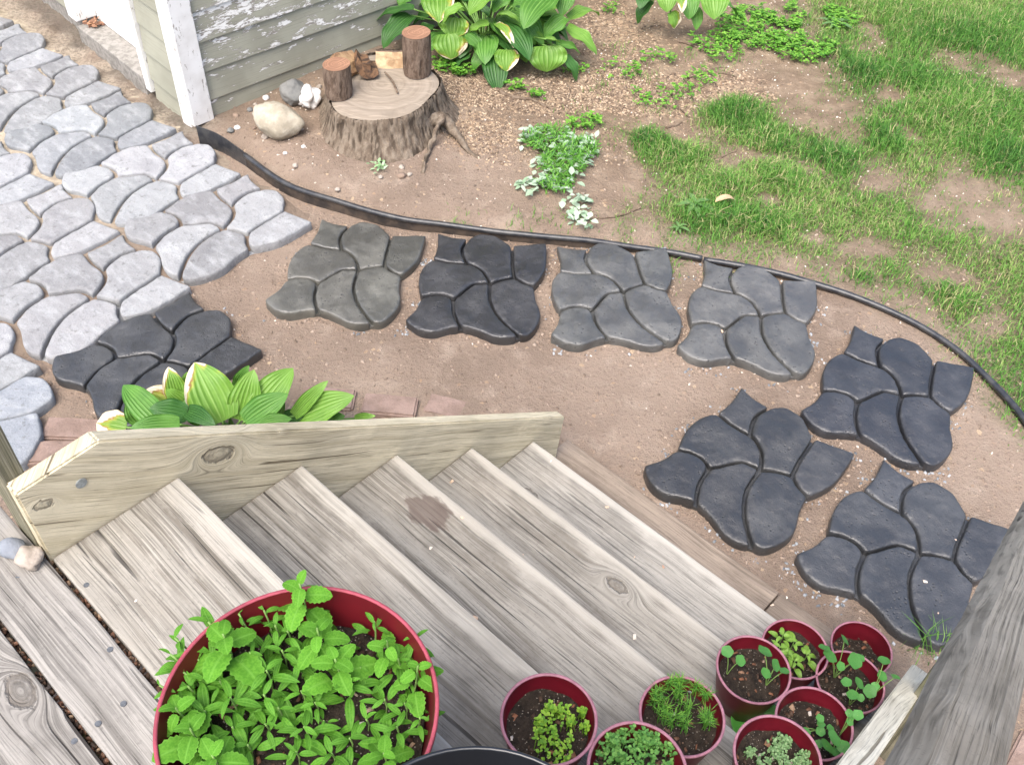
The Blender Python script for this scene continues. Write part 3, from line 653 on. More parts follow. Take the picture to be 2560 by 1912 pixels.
# ------------------------------------------------------------------ black lawn edging
edg = empty('lawn_edging', (0, 3.4, 0), 'black plastic lawn edging with a rounded top curving between soil and lawn', 'edging')
eh = lambda x: float(np.interp(x, [-1.6, -1.3, -1.0, -.3, .6, 1.2], [.095, .075, .068, .050, .030, .022]))
M['dustband'] = plain('dusty_edging', (.035, .030, .027), .75, .3, 0, 14, .4, 60, (.085, .065, .050))
def strip(pts, name, h0, thick=.004):
    P = smooth_path([(x, y, 0) for x, y in pts], 6); V, Fc = [], []
    for i, p in enumerate(P):
        t = (P[min(i + 1, len(P) - 1)] - P[max(i - 1, 0)]).normalized(); n = Vector((t.y, -t.x, 0)); z = eh(p.x) + h0
        z += .004 * math.sin(p.x * 7)
        V += [p + n * thick / 2 + UPV * -.06, p + n * thick / 2 + UPV * z, p - n * thick / 2 + UPV * z, p - n * thick / 2 + UPV * -.06]
        if i:
            a = (i - 1) * 4; b = i * 4
            Fc += [(a + k, a + (k + 1) % 4, b + (k + 1) % 4, b + k) for k in range(4)]
    return mk(name, V, Fc, M['edging'] if name == 'flat_band' else M['dustband'], edg), P
strip(EDGE[:4], 'flat_band', .012)
_, ep = strip(EDGE[3:12], 'band', -.006)
def bead(P):
    return tube([p + UPV * (eh(p.x) + .004 * math.sin(p.x * 7) + .003 * noise.noise((p.x * 5, p.y * 5, 0))) for p in P], .0125, 12)
V, Fc = bead(ep); mk('bead', V, Fc, M['edging'], edg, True)
_, ep = strip([(.80, 3.328)] + EDGE[12:], 'band', -.006); V, Fc = bead(ep); mk('bead', V, Fc, M['edging'], edg, True)

# ------------------------------------------------------------------ edging bricks
bm = bmesh.new(); bmesh.ops.create_cube(bm, size=1)
for v in bm.verts: v.co = Vector((v.co.x * .20, v.co.y * .10, v.co.z * .06))
bmesh.ops.bevel(bm, geom=bm.edges[:], offset=.007, segments=2, affect='EDGES'); bmesh.ops.subdivide_edges(bm, edges=[e for e in bm.edges if e.calc_length() > .03], cuts=5)
for v in bm.verts: v.co += noise.noise_vector(v.co * 40) * .0022
bme = bpy.data.meshes.new('brick'); bm.to_mesh(bme); bm.free(); bme.materials.append(M['brick'])
for (x, y, rz, z, lab) in ((818 / DS, 985 / DS, -.03, .0, 'red paver brick half hidden behind the right hosta leaves'), (974 / DS, 1003 / DS, -.05, .008, 'clean pinkish paver brick, middle of three behind the stair side board'),
                   (1130 / DS, 1012 / DS, -.2, -.012, 'dusty paver brick sunk in soil, right end of the row'), (178 / DS, 1062 / DS, .05, .0, 'red brick with a dark stain between the broken slab and hosta'), (132 / DS, 1120 / DS, .1, .012, 'red brick at the upper corner of the cream side board'), (2575 / DS, 1905 / DS, .9, .0, 'red brick in the grass beyond the handrail')):
    p = at(x, y, z + .03); o = bpy.data.objects.new('edging_brick', bme); link(o); o.location = (p.x, p.y, z - .014); o.rotation_euler = (random.gauss(0, .02), random.gauss(0, .02), rz)
    tag(o, lab, 'brick', 'bricks edging the stair bed', 'thing')

# ------------------------------------------------------------------ rocks
def rockmat(name, a, b, sc=9): return plain(name, a, .85, .25, 0, sc, .5, 60, b)
def rock(p, r, mat, label, cat='rock', seed=0, group=None, amp=.25, name='rock'):
    bm = bmesh.new(); bmesh.ops.create_icosphere(bm, subdivisions=4 if max(r) > .03 else 3, radius=1)
    for v in bm.verts:
        d = 1 + amp * noise.noise(v.co * 1.3 + Vector((seed * 3.1, seed, 0))) + amp * .35 * noise.noise(v.co * 3.5 + Vector((seed, 7, 0))) + .04 * noise.noise(v.co * 9)
        v.co = Vector((v.co.x * r[0], v.co.y * r[1], v.co.z * r[2])) * d
    me = bpy.data.meshes.new(name); bm.to_mesh(me); bm.free(); me.materials.append(mat); me.polygons.foreach_set('use_smooth', [True] * len(me.polygons))
    o = bpy.data.objects.new(name, me); link(o); o.location = p; o.rotation_euler = (0, 0, seed)
    return tag(o, label, cat, group)
RK = {'tan': rockmat('tan_stone', (.43, .39, .31), (.31, .275, .21), 14), 'grey': rockmat('grey_stone', (.20, .20, .19), (.13, .135, .13)), 'white': rockmat('white_stone', (.78, .76, .73), (.5, .49, .47), 22), 'brown': rockmat('brown_stone', (.27, .20, .15), (.19, .14, .11)), 'blue': rockmat('blue_stone', (.22, .24, .27), (.15, .165, .19)), 'pale': rockmat('pale_stone', (.40, .35, .30), (.28, .24, .20), 30)}
Z2 = lambda x, y: ((440 + x / 2.754) / DS, (y / 2.754) / DS)
def onz2(x, y, h): p = atg(*Z2(x, y), h); return p
p = onz2(698, 830, .065); rock(p, (.126, .092, .080), RK['tan'], 'large smooth tan boulder left of the tree stump', 'boulder', 2, amp=.16, name='boulder').rotation_euler = (0, .12, -.28)
p = onz2(812, 635, .05); rock(p, (.078, .062, .060), RK['grey'], 'dark grey rock against the garage wall', seed=5, amp=.3)
p = onz2(915, 670, .04); rock(p, (.068, .05, .05), RK['white'], 'white chalky rock beside the dark grey rock', seed=8, amp=.5)
for i, (x, y, r, c, lab) in enumerate(((508, 757, .018, 'grey', 'small grey pebble right of the garage corner'), (412, 797, .018, 'brown', 'small brown pebble beside the white corner trim'), (545, 720, .012, 'pale', 'small pale pebble above the boulder'), (620, 675, .02, 'white', 'white pebble behind the boulder'), (375, 900, .020, 'grey', 'flat grey pebble near the edging end'), (422, 880, .016, 'white', 'pointed white pebble near the edging end'), (540, 883, .012, 'brown', 'tiny brown pebble at the boulder foot'), (612, 940, .020, 'pale', 'pinkish pale pebble below the boulder'), (862, 893, .014, 'pale', 'pale pebble touching the boulder right side'), (987, 600, .018, 'pale', 'pale grey pebble above the white rock'), (1553, 1150, .016, 'pale', 'upright pale pebble in front of the stump'), (1552, 1210, .022, 'brown', 'brown pebble in front of the stump'), (1607, 1203, .016, 'pale', 'pinkish pebble right of the brown one'), (1408, 1220, .014, 'pale', 'little pebble under the pale green sprig'), (878, 1010, .012, 'white', 'tiny white pebble on the soil left of the stump'), (752, 1055, .012, 'white', 'tiny white chip pebble below the boulder'), (820, 1140, .016, 'pale', 'flat cream pebble near the edging'), (1110, 1305, .014, 'pale', 'flat pale pebble near the middle edging'), (398, 738, .013, 'brown', 'tiny brown pebble by the trim'))):
    r *= .8; rock(onz2(x, y, r * .3), (r * 1.2, r, r * .75), RK[c], lab, 'pebble', i + 11, 'pebbles on the soil', .3, 'pebble')
rock(at(27, 1184, DECK + .014), (.028, .022, .017), RK['blue'], 'smooth blue-grey pebble on the deck by the post', 'pebble', 3, amp=.15, name='pebble')
rock(at(64, 1205, DECK + .016), (.027, .023, .021), RK['pale'], 'rough whitish stone on the deck by the post', 'pebble', 9, amp=.4, name='pebble')

# ------------------------------------------------------------------ tree stump, logs, split wood, root
def barkmat(name, a, b, sc=1.):
    k = N(name, .15, .95); o = k.obj(False); n = k.noise(k.scale(o, (14 * sc, 14 * sc, 4. * sc)), 2.2, 5, .65); n2 = k.noise(o, 70, 4, .7); g = k.attr('ridge')
    c = k.mix(a, b, k.ss(n, .35, .65)); c = k.mix(c, tuple(q * 1.5 for q in b), k.math('MULTIPLY', k.ss(n2, .55, .72), .5)); c = k.mix(c, tuple(q * .42 for q in a), k.math('MULTIPLY', k.ss(g, .5, .15), .85))
    k.set('Base Color', c); k.bump(k.math('ADD', n, k.math('MULTIPLY', n2, .5)), .8, .012); return k.m
def cutmat(name, a, b, rings=140., spokes=True):
    k = N(name, .15, .9); o = k.obj(False); X, Y, Z = k.xyz(o)
    r = k.math('SQRT', k.math('ADD', k.math('MULTIPLY', X, X), k.math('MULTIPLY', Y, Y)))
    r = k.math('ADD', r, k.math('MULTIPLY', k.noise(o, 9, 3), .03))
    w = k.noise(k.node('ShaderNodeCombineXYZ', {0: k.math('MULTIPLY', r, rings), 1: 0., 2: 0.}).outputs[0], 1., 2)
    sp = k.noise(k.scale(o, (6., 60., 1.)), 1.6, 4, .6); st = k.noise(o, 5, 5, .6)
    c = k.mix(a, b, k.ss(w, .35, .65)); c = k.mix(c, tuple(min(1, q * 1.3) for q in a), k.math('MULTIPLY', k.ss(sp, .5, .68), .6)); c = k.mix(c, tuple(q * .5 for q in b), k.math('MULTIPLY', k.ss(st, .52, .72), .65))
    k.set('Base Color', c); k.bump(k.math('ADD', w, sp), .35, .004); return k.m
M['bark'] = barkmat('stump_bark', (.125, .095, .070), (.225, .185, .142)); M['cut'] = cutmat('stump_cut', (.295, .25, .20), (.24, .20, .155), 45)
M['lbark'] = barkmat('log_bark', (.115, .08, .058), (.20, .15, .115), 2.); M['lcut'] = cutmat('log_cut', (.32, .18, .115), (.19, .105, .068), 200)
M['split'] = plain('split_wood', (.40, .27, .15), .85, .2, 0, 18, .5, 50, (.22, .13, .075)); M['slabwood'] = plain('pale_split_face', (.50, .38, .235), .85, .2, 0, 14, .7, 50, (.30, .20, .115))
stump = empty('tree_stump', (STUMP.x, STUMP.y, 0), 'wide sawn tree stump with ridged bark beside the garage', 'tree stump')
def stump_parts():
    n = 260; zs = [-.05] + [float(v) for v in np.linspace(-.02, .243, 26)]; V = []; rid = []
    def rad(a, z):
        base = 1 / math.sqrt((math.cos(a) / .272) ** 2 + (math.sin(a) / .325) ** 2)
        base *= 1 + .045 * math.sin(3 * a + 1) + .03 * math.sin(5 * a)
        fl = max(0, (.26 - z) / .26); return base * (1 + .17 * fl ** 1.5 + .30 * fl ** 3 + .10 * fl ** 2 * math.sin(4 * a + .6))
    for z in zs:
        for i in range(n):
            a = 2 * math.pi * i / n
            w = a + .05 * noise.noise((math.cos(a) * 3, math.sin(a) * 3, z * 7))
            q = (math.cos(w) * 19, math.sin(w) * 19, z * 9.0)
            rd = 1 - abs(noise.noise(q)) * 2.4; rd = max(0, rd) ; rd = .65 * rd + .35 * max(0, 1 - abs(noise.noise((q[0] * 2, q[1] * 2, z * 22))) * 2.4)
            r = (rad(a, z) - (.006 if z > .24 else 0)) + .011 * (rd - .55) + .007 * noise.noise((math.cos(a) * 40, math.sin(a) * 40, z * 30))
            V.append((r * math.cos(a), r * math.sin(a), z + .004 * noise.noise((a * 20, z * 40, 2)))); rid.append(rd)
    Fc = [(j * n + i, j * n + (i + 1) % n, (j + 1) * n + (i + 1) % n, (j + 1) * n + i) for j in range(len(zs) - 1) for i in range(n)]
    mk('bark', V, Fc, M['bark'], stump, True, {'ridge': rid}, world=False)
    V = []; m = 10
    for j in range(m):
        f = 1 - j / m
        for i in range(n):
            a = 2 * math.pi * i / n; r = (rad(a, .25) - .016) * f
            V.append((r * math.cos(a), r * math.sin(a), .246 + .005 * noise.noise((r * math.cos(a) * 9, r * math.sin(a) * 9, 1)) - (.010 if j == 0 else 0)))
    V.append((0, 0, .246)); Fc = [(j * n + i, j * n + (i + 1) % n, (j + 1) * n + (i + 1) % n, (j + 1) * n + i) for j in range(m - 1) for i in range(n)] + [((m - 1) * n + i, (m - 1) * n + (i + 1) % n, m * n) for i in range(n)]
    mk('cut_top', V, Fc, M['cut'], stump, True, world=False)
stump_parts()
def root(pts, r0, r1):
    P = smooth_path(pts, 7); n = 12; V, Fc = tube(P, [r0 + (r1 - r0) * i / (len(P) - 1) for i in range(len(P))], n)
    V = [v + noise.noise_vector(v * 28) * .010 + noise.noise_vector(v * 70) * .004 for v in V]
    mk('root', V, Fc, M['bark'], stump, True, {'ridge': [.5 + .5 * noise.noise(v * 30) for v in V]})
g2 = lambda x, y, h=0.: onz2(x, y, h)
root([g2(1700, 850, .05), g2(1830, 810, .07), g2(1890, 870, .05), g2(1950, 950, .025), g2(2010, 1040, .008), g2(2090, 1095, -.005)], .036, .008)
root([g2(1840, 810, .10), g2(1800, 880, .07), g2(1750, 1010, .02), g2(1715, 1120, .008), g2(1700, 1200, .0)], .013, .007)
def log(base, r, h, label, tilt=(0, 0)):
    t = empty('firewood_log', base, label, 'log', 'short logs on the stump'); t.rotation_euler = (*tilt, random.random() * 6)
    n = 48; zs = np.linspace(0, h, 9); V = []; rid = []
    for z in zs:
        for i in range(n):
            a = 2 * math.pi * i / n; q = (math.cos(a) * 5, math.sin(a) * 5, z * 14); rd = .5 + .5 * noise.noise(q) + .3 * noise.noise((q[0] * 3, q[1] * 3, z * 60))
            rr = r * (1 + .04 * math.sin(2 * a + 1)) + .004 * (rd - .5) - (.003 if z in (zs[0], zs[-1]) else 0); V.append((rr * math.cos(a), rr * math.sin(a), z)); rid.append(min(1, max(0, rd)))
    Fc = [(j * n + i, j * n + (i + 1) % n, (j + 1) * n + (i + 1) % n, (j + 1) * n + i) for j in range(len(zs) - 1) for i in range(n)]
    mk('bark', V, Fc, M['lbark'], t, True, {'ridge': rid}, world=False)
    rr = r * .975; V = [(rr * (1 + .04 * math.sin(2 * 2 * math.pi * i / n + 1)) * math.cos(2 * math.pi * i / n), rr * (1 + .04 * math.sin(4 * math.pi * i / n + 1)) * math.sin(2 * math.pi * i / n), h + .001) for i in range(n)] + [(0, 0, h + .0015)]
    mk('cut_end', V, [(i, (i + 1) % n, n) for i in range(n)], M['lcut'], t, False, world=False)
zt = .25
log(at(*Z2(1125, 652), zt), .066, .155, 'short reddish cut log standing on the left of the stump'); log(at(*Z2(1664, 498), zt), .071, .205, 'taller cut log standing on the right of the stump')
def chunk(name, base, prof, L, label, mats, rot, cat='firewood'):
    """split piece: profile (y,z) swept along x"""
    t = empty(name, base, label, cat, 'split wood on the stump'); t.rotation_euler = rot; n = len(prof); V = []; m = 14
    for i in range(m):
        x = (i / (m - 1) - .5) * L
        for y, z in prof: d = noise.noise_vector((x * 30 + base[0], y * 40, z * 40)) * .006; V.append((x + d.x, y + d.y, z + d.z))
    bark = []; face = []
    for i in range(m - 1):
        for k in range(n): (bark if k < n // 2 else face).append((i * n + k, i * n + (k + 1) % n, (i + 1) * n + (k + 1) % n, (i + 1) * n + k))
    face += [tuple(range(n))[::-1], tuple((m - 1) * n + k for k in range(n))]
    mk('bark_side', V, bark, mats[0], t, True, {'ridge': [.6] * len(V)}, world=False); mk('split_face', V, face, mats[1], t, False, world=False)
arc = lambda r, k=6: [(-r * math.cos(math.pi * i / k), -r * math.sin(math.pi * i / k)) for i in range(k + 1)]
chunk('split_log', at(*Z2(1185, 440), zt + .05), arc(.06) + [(.03, .012), (0, .02), (-.03, .008), (-.05, .012)], .15, 'split log wedge with a pale torn edge behind the short log', (M['lbark'], M['split']), (.9, .3, 1.1))
chunk('split_log', at(*Z2(1318, 425), zt + .05), arc(.062) + [(.03, -.01), (.0, .015), (-.02, -.008), (-.045, .012)], .16, 'dark half log lying open side up in the middle of the stump', (M['lbark'], plain('dark_split', (.20, .115, .065), .85, .2, 0, 25, .6, 50, (.06, .04, .03))), (.75, .2, 1.8))
chunk('split_log', at(*Z2(1478, 400), zt + .03), [(-.055, -.012), (-.02, -.02), (.03, -.018), (.055, -.006), (.035, .001), (.01, -.004), (-.02, .002), (-.045, -.006)], .15, 'flat pale split slab of wood at the back of the stump', (M['lbark'], M['slabwood']), (.45, 0, .05))

# ------------------------------------------------------------------ leaves
def hleaf(base, tip, width, bend=.12, cup=.25, npl=8, pleat=.0045, nu=14, nv=28, up=UPV, roll=0., wave=.0):
    base = Vector(base); tip = Vector(tip); X = tip - base; L = X.length; X.normalize(); Y = up.cross(X); Y.normalize(); Z = X.cross(Y)
    if roll: Y, Z = Y * math.cos(roll) + Z * math.sin(roll), Z * math.cos(roll) - Y * math.sin(roll)
    V, lu, lv = [], [], []; s = random.random() * 50
    for i in range(nu + 1):
        u = i / nu; w = (u ** .42) * ((1 - u) ** .72) * 2.1 * width / 2 if 0 < u < 1 else .0015
        c = base + X * (L * u) + Z * (bend * L * 4 * u * (1 - u)) + Z * (-.18 * L * max(0, u - .7) ** 1.5)
        heart = -.10 * L * max(0, .22 - u) / .22
        for j in range(nv + 1):
            v = 2 * j / nv - 1
            z = cup * abs(v) ** 1.4 * w - .35 * cup * abs(v) ** 4 * w + pleat * math.cos(v * npl * math.pi) * math.sin(math.pi * min(1, u * 1.1)) * (1 - .3 * abs(v))
            z += wave * math.sin(u * 13 + s) * abs(v) ** 2 * w
            V.append(c + Y * (v * w) + Z * z + X * heart * abs(v) * (1 if u > 0 else 0)); lu.append(u); lv.append(v)
    Fc = [(i * (nv + 1) + j, (i + 1) * (nv + 1) + j, (i + 1) * (nv + 1) + j + 1, i * (nv + 1) + j + 1) for i in range(nu) for j in range(nv)]
    return V, Fc, lu, lv
M['h_light'] = leafmat('hosta_light', (.135, .30, .035), (.185, .37, .055), (.28, .46, .12)); M['h_mid'] = leafmat('hosta_green', (.075, .215, .03), (.11, .275, .042), (.19, .37, .09)); M['h_dark'] = leafmat('hosta_dark', (.035, .12, .022), (.05, .16, .03), (.10, .24, .06)); M['h_burn'] = leafmat('hosta_scorched', (.13, .29, .035), (.18, .36, .05), (.27, .45, .11), burn=.36); M['h_burn2'] = leafmat('hosta_badly_scorched', (.14, .28, .035), (.19, .34, .05), (.27, .43, .11), burn=.72)
M['stalk'] = plain('leaf_stalk', (.14, .27, .06), .5, .3, .2)
def hosta(crown, leaves, label, filler=0, fr=.32, fz=.18):
    t = empty('hosta', crown, label, 'hosta', 'hostas')
    def add(b, tp, w, m, **kw):
        V, Fc, lu, lv = hleaf(b, tp, w, **kw); o = mk('leaf', V, Fc, M[m], t, True, {'lu': lu, 'lv': lv})
        b = Vector(b); c = Vector(crown) + Vector((random.uniform(-.03, .03), random.uniform(-.03, .03), .0)); md = c.lerp(b, .55) + UPV * .05 * (b - c).length
        Vs, Fs = tube(smooth_path([c, md, b], 4), [.006, .006, .0055, .0055, .005, .005, .0045, .004, .004][:9], 6); mk('stalk', Vs, Fs, M['stalk'], o if False else t, True)
    for l in leaves: add(*l[:4], **(l[4] if len(l) > 4 else {}))
    for i in range(filler):
        a = random.uniform(0, 2 * math.pi); r = fr * random.uniform(.35, .7); b = Vector(crown) + Vector((math.cos(a) * r, math.sin(a) * r, fz * random.uniform(.5, 1.)))
        l = random.uniform(.17, .25); tp = b + Vector((math.cos(a + random.gauss(0, .3)) * l, math.sin(a + random.gauss(0, .3)) * l, random.uniform(-.10, .0)))
        add(b, tp, random.uniform(.12, .17), random.choice(['h_dark', 'h_mid', 'h_mid', 'h_light']), wave=.1)
    return t
def zz4(x, y, z): return at((900 + x / 3.3515) / DS, (y / 3.3515) / DS, z)
H2 = [((430, 130), (190, 400), 190, 'h_dark', .26, .16), ((450, 80), (130, 165), 130, 'h_dark', .30, .22), ((640, -40), (660, 190), 240, 'h_burn', .38, .30), ((860, 60), (690, 200), 120, 'h_light', .38, .30), ((800, 150), (785, 315), 230, 'h_burn', .31, .22), ((740, 285), (765, 500), 260, 'h_burn', .24, .13), ((880, 300), (1005, 440), 140, 'h_mid', .25, .18),
      ((1080, 195), (895, 275), 120, 'h_light', .30, .25), ((1065, 430), (950, 590), 130, 'h_mid', .17, .09), ((1110, 470), (1150, 770), 190, 'h_dark', .16, .035), ((1140, 200), (1290, 400), 80, 'h_burn2', .30, .24), ((1230, 420), (1225, 600), 180, 'h_burn', .20, .12), ((1390, 230), (1470, 378), 150, 'h_mid', .28, .20), ((1560, 385), (1565, 605), 290, 'h_light', .21, .09), ((1710, 475), (1815, 685), 120, 'h_dark', .16, .04), ((1725, 150), (1545, 325), 170, 'h_mid', .32, .24),
      ((1610, -50), (1370, 235), 250, 'h_mid', .40, .33), ((1755, 170), (2005, 125), 130, 'h_light', .28, .22), ((1725, 240), (1990, 455), 170, 'h_light', .25, .14), ((1640, 380), (1850, 450), 120, 'h_mid', .20, .15), ((1140, -50), (915, 125), 200, 'h_light', .42, .36), ((1260, -30), (1115, 105), 130, 'h_mid', .40, .35), ((1745, -70), (1690, 135), 150, 'h_mid', .40, .32), ((1155, 120), (1340, 195), 80, 'h_light', .34, .30), ((920, 460), (765, 585), 130, 'h_dark', .14, .06), ((460, -70), (330, 65), 180, 'h_mid', .33, .27), ((1320, 360), (1370, 490), 90, 'h_mid', .22, .15), ((1560, 330), (1690, 370), 60, 'h_light', .27, .22), ((1080, 420), (1160, 510), 100, 'h_dark', .18, .12), ((600, 130), (440, 210), 150, 'h_dark', .2, .14), ((610, 250), (400, 300), 150, 'h_dark', .18, .12), ((1300, 60), (1340, 130), 90, 'h_dark', .3, .26), ((1000, 60), (1090, 150), 90, 'h_dark', .28, .24)]
px4 = 6.0 / 2440 / 3.3515
c2 = at(1050, 95, .03)
hosta((c2.x, c2.y, .03), [(zz4(*b, z0), zz4(*t, z1), w * px4, m, {'bend': random.uniform(.06, .16), 'wave': .12, 'cup': random.uniform(.15, .35)}) for b, t, w, m, z0, z1 in H2], 'large hosta with scorched leaf edges against the garage wall', 46, .40, .26)
def zz3(x, y, z): return at((1200 + x / 2.753) / DS, (y / 2.753) / DS, z)
H3 = [((1190, 10), (1080, 165), 110, 'h_dark', .2, .08), ((1260, -70), (1290, 85), 150, 'h_light', .28, .2), ((1310, 85), (1340, 200), 120, 'h_burn', .18, .1), ((1420, -40), (1440, 135), 130, 'h_mid', .26, .16), ((1480, 55), (1490, 208), 80, 'h_mid', .17, .08), ((1590, -50), (1612, 135), 185, 'h_light', .26, .16), ((1690, 30), (1765, 115), 95, 'h_mid', .2, .12), ((1380, -20), (1390, 90), 60, 'h_burn2', .28, .22), ((1150, -60), (1100, 60), 110, 'h_dark', .25, .2)]
px3 = 6.3 / 2440 / 2.753
c3 = at(1475, -45, .02)
hosta((c3.x, c3.y, .02), [(zz3(*b, z0), zz3(*t, z1), w * px3, m, {'wave': .1}) for b, t, w, m, z0, z1 in H3], 'smaller hosta cut by the top edge of the picture', 18, .28)
Z5b = lambda x, y, z: at((200 + x / 2.765) / DS, (880 + y / 2.765) / DS, z)
H1 = [((985, 480), (790, 70), 330, 'h_burn', .16, .30), ((1110, 470), (1200, 125), 220, 'h_light', .15, .30), ((1190, 470), (1470, 110), 240, 'h_light', .16, .27), ((1140, 480), (1435, 290), 190, 'h_mid', .18, .25), ((1500, 460), (1890, 300), 215, 'h_light', .12, .20), ((1480, 440), (1710, 200), 110, 'h_light', .13, .24), ((560, 500), (295, 225), 190, 'h_mid', .20, .26), ((640, 380), (430, 280), 230, 'h_burn2', .17, .22), ((680, 330), (610, 105), 150, 'h_burn', .20, .30), ((740, 300), (740, 140), 110, 'h_light', .18, .26), ((320, 520), (110, 490), 200, 'h_burn2', .17, .16), ((740, 430), (480, 390), 170, 'h_dark', .22, .26), ((690, 500), (350, 520), 140, 'h_mid', .24, .26), ((740, 410), (930, 500), 130, 'h_dark', .22, .25), ((730, 380), (600, 260), 150, 'h_light', .19, .27), ((1250, 500), (1460, 460), 110, 'h_mid', .20, .22), ((1900, 460), (2040, 440), 60, 'h_light', .05, .08), ((1080, 260), (1165, 95), 100, 'h_mid', .16, .26), ((620, 520), (480, 470), 130, 'h_mid', .2, .22), ((1680, 470), (1830, 440), 90, 'h_mid', .1, .12), ((420, 480), (330, 330), 150, 'h_mid', .16, .24), ((860, 470), (700, 330), 170, 'h_mid', .15, .22), ((1330, 440), (1330, 230), 180, 'h_mid', .12, .22), ((1600, 470), (1640, 330), 150, 'h_mid', .10, .17), ((1010, 420), (1040, 250), 150, 'h_mid', .12, .22), ((480, 500), (560, 350), 150, 'h_dark', .13, .18), ((1400, 480), (1560, 420), 120, 'h_dark', .10, .14)]
px1 = 3.4 / 2440 / 2.765
c1 = at(505, 950, .0)
hosta((c1.x, c1.y, .0), [(Z5b(*b, z0), Z5b(*t, z1), w * px1, m, {'wave': .12, 'bend': random.uniform(.03, .10), 'up': Vector((.15, -.45, .9)), 'cup': .30}) for b, t, w, m, z0, z1 in H1], 'hosta with white scorched tips growing behind the cream side board', 0)

# ------------------------------------------------------------------ pots
def lathe(prof, n=64):
    V = [(r * math.cos(2 * math.pi * i / n), r * math.sin(2 * math.pi * i / n), z) for r, z in prof for i in range(n)]
    Fc = [(j * n + i, j * n + (i + 1) % n, (j + 1) * n + (i + 1) % n, (j + 1) * n + i) for j in range(len(prof) - 1) for i in range(n)]
    return V, Fc
def pot(base, rt, rb, h, soil, label, name, mats, group, th=.003, ledge=True, lip=.004):
    t = empty(name, base, label, 'plant pot', group, random.random() * 6)
    zi = h * .80; ri = lambda z: rb + (rt - rb) * z / h - th
    prof = [(0.001, 0), (rb * .9, 0), (rb, .004), (rb + (rt - rb) * .5, h * .5), (rt - .0005, h - .004)]
    V, Fc = lathe(prof); mk('body', V, Fc, mats[0], t, True, world=False)
    prof = [(rt - .0045, h - .0015)] + ([(ri(zi) + .0005, zi + .004), (ri(zi) - .0025, zi), (ri(soil - .02) - .0025, soil - .02)] if ledge else [(ri(soil - .02), soil - .02)])
    V, Fc = lathe(prof); mk('inner_wall', V, Fc, mats[0], t, True, world=False)
    prof = [(rt - .001, h - lip - .001), (rt + .0012, h - lip), (rt + .0014, h - .001), (rt, h + .0006), (rt - .003, h + .0006), (rt - .0045, h - .001), (rt - .0046, h - lip)]
    V, Fc = lathe(prof); mk('rim', V, Fc, mats[1], t, True, world=False)
    n = 40; m = 16; rs = ri(soil) - .001; V = [(0, 0, soil)]; Fc = []; s = random.random() * 30
    for j in range(1, m + 1):
        for i in range(n):
            a = 2 * math.pi * i / n; r = rs * j / m; x, y = r * math.cos(a), r * math.sin(a)
            V.append((x, y, soil + .012 * noise.noise((x * 22 + s, y * 22, 0)) + .006 * noise.noise((x * 90 + s, y * 90, 3)) + (.004 if j == m else 0)))
    Fc = [(0, 1 + i, 1 + (i + 1) % n) for i in range(n)] + [(1 + (j - 1) * n + i, 1 + j * n + i, 1 + j * n + (i + 1) % n, 1 + (j - 1) * n + (i + 1) % n) for j in range(1, m) for i in range(n)]
    mk('soil', V, Fc, M['soil'], t, True, world=False)
    return t
TZ = lambda k: DECK - (k - 1) * RISE if k < 6 else .028
PH = .15; SOILZ = .105
SP = {'parsley': (2, 1.60, .876, 'small red pot of bright green seedlings, left of the small pots'), 'cress': (2, 1.735, 1.046, 'small red pot of fine cress at the bottom edge'), 'dill': (3, 2.56, 1.009, 'small red pot holding feathery dill and a pebble'), 'nasturtium_a': (4, 3.65, 1.027, 'small red pot with a few round leaves left of the basil pot'), 'basil': (5, 4.52, 1.044, 'small red pot of pale green basil, farthest up the picture'), 'empty': (6, 5.47, 1.155, 'small red pot with only soil, nearest the dark slab'), 'nasturtium_b': (5, 4.59, 1.195, 'small red pot of many round nasturtium leaves beside the side board'), 'nasturtium_c': (4, 3.60, 1.198, 'small red pot with low nasturtiums against the right side board'), 'sedum': (3, 2.78, 1.195, 'small red pot of tiny grey-green seedlings at the bottom edge')}
POTS = {}
for nm, (k, pr, e, lab) in SP.items():
    z = TZ(k); b = ST((pr - 1) * RUN, e, z)
    POTS[nm] = b; so_ = SOILZ if nm != 'empty' else .085
    pot(b, .086, .062, PH, so_, lab, 'flower_pot', (M['redpot'], M['redrim']), 'small red pots on the stairs')
_b = at(645, 1527, DECK + .30); BIG = Vector((_b.x, _b.y, DECK)); BH = .30; BSO = .222
pot(BIG, .194, .135, BH, BSO, 'large red pot crowded with green seedlings on the top of the stairs', 'flower_pot', (M['bigpot'], M['bigrim']), None, th=.005, ledge=False, lip=.010)
A_, B_, C_ = (Vector(v) for v in ((-.1675, .8915), (-.0918, .9345), (-.034, 1.029)))
def circ(a, b, c):
    d = 2 * (a.x * (b.y - c.y) + b.x * (c.y - a.y) + c.x * (a.y - b.y)); q = [v.length_squared for v in (a, b, c)]
    return Vector(((q[0] * (b.y - c.y) + q[1] * (c.y - a.y) + q[2] * (a.y - b.y)) / d, (q[0] * (c.x - b.x) + q[1] * (a.x - c.x) + q[2] * (b.x - a.x)) / d))
bc = circ(A_, B_, C_); br = (A_ - bc).length
pot(ST(bc.x, bc.y, DECK), br, br * .72, .355, .27, 'glossy black plastic pot whose rim shows at the bottom edge', 'flower_pot', (M['blackpot'], M['blackpot']), None, th=.005, ledge=False, lip=.014)

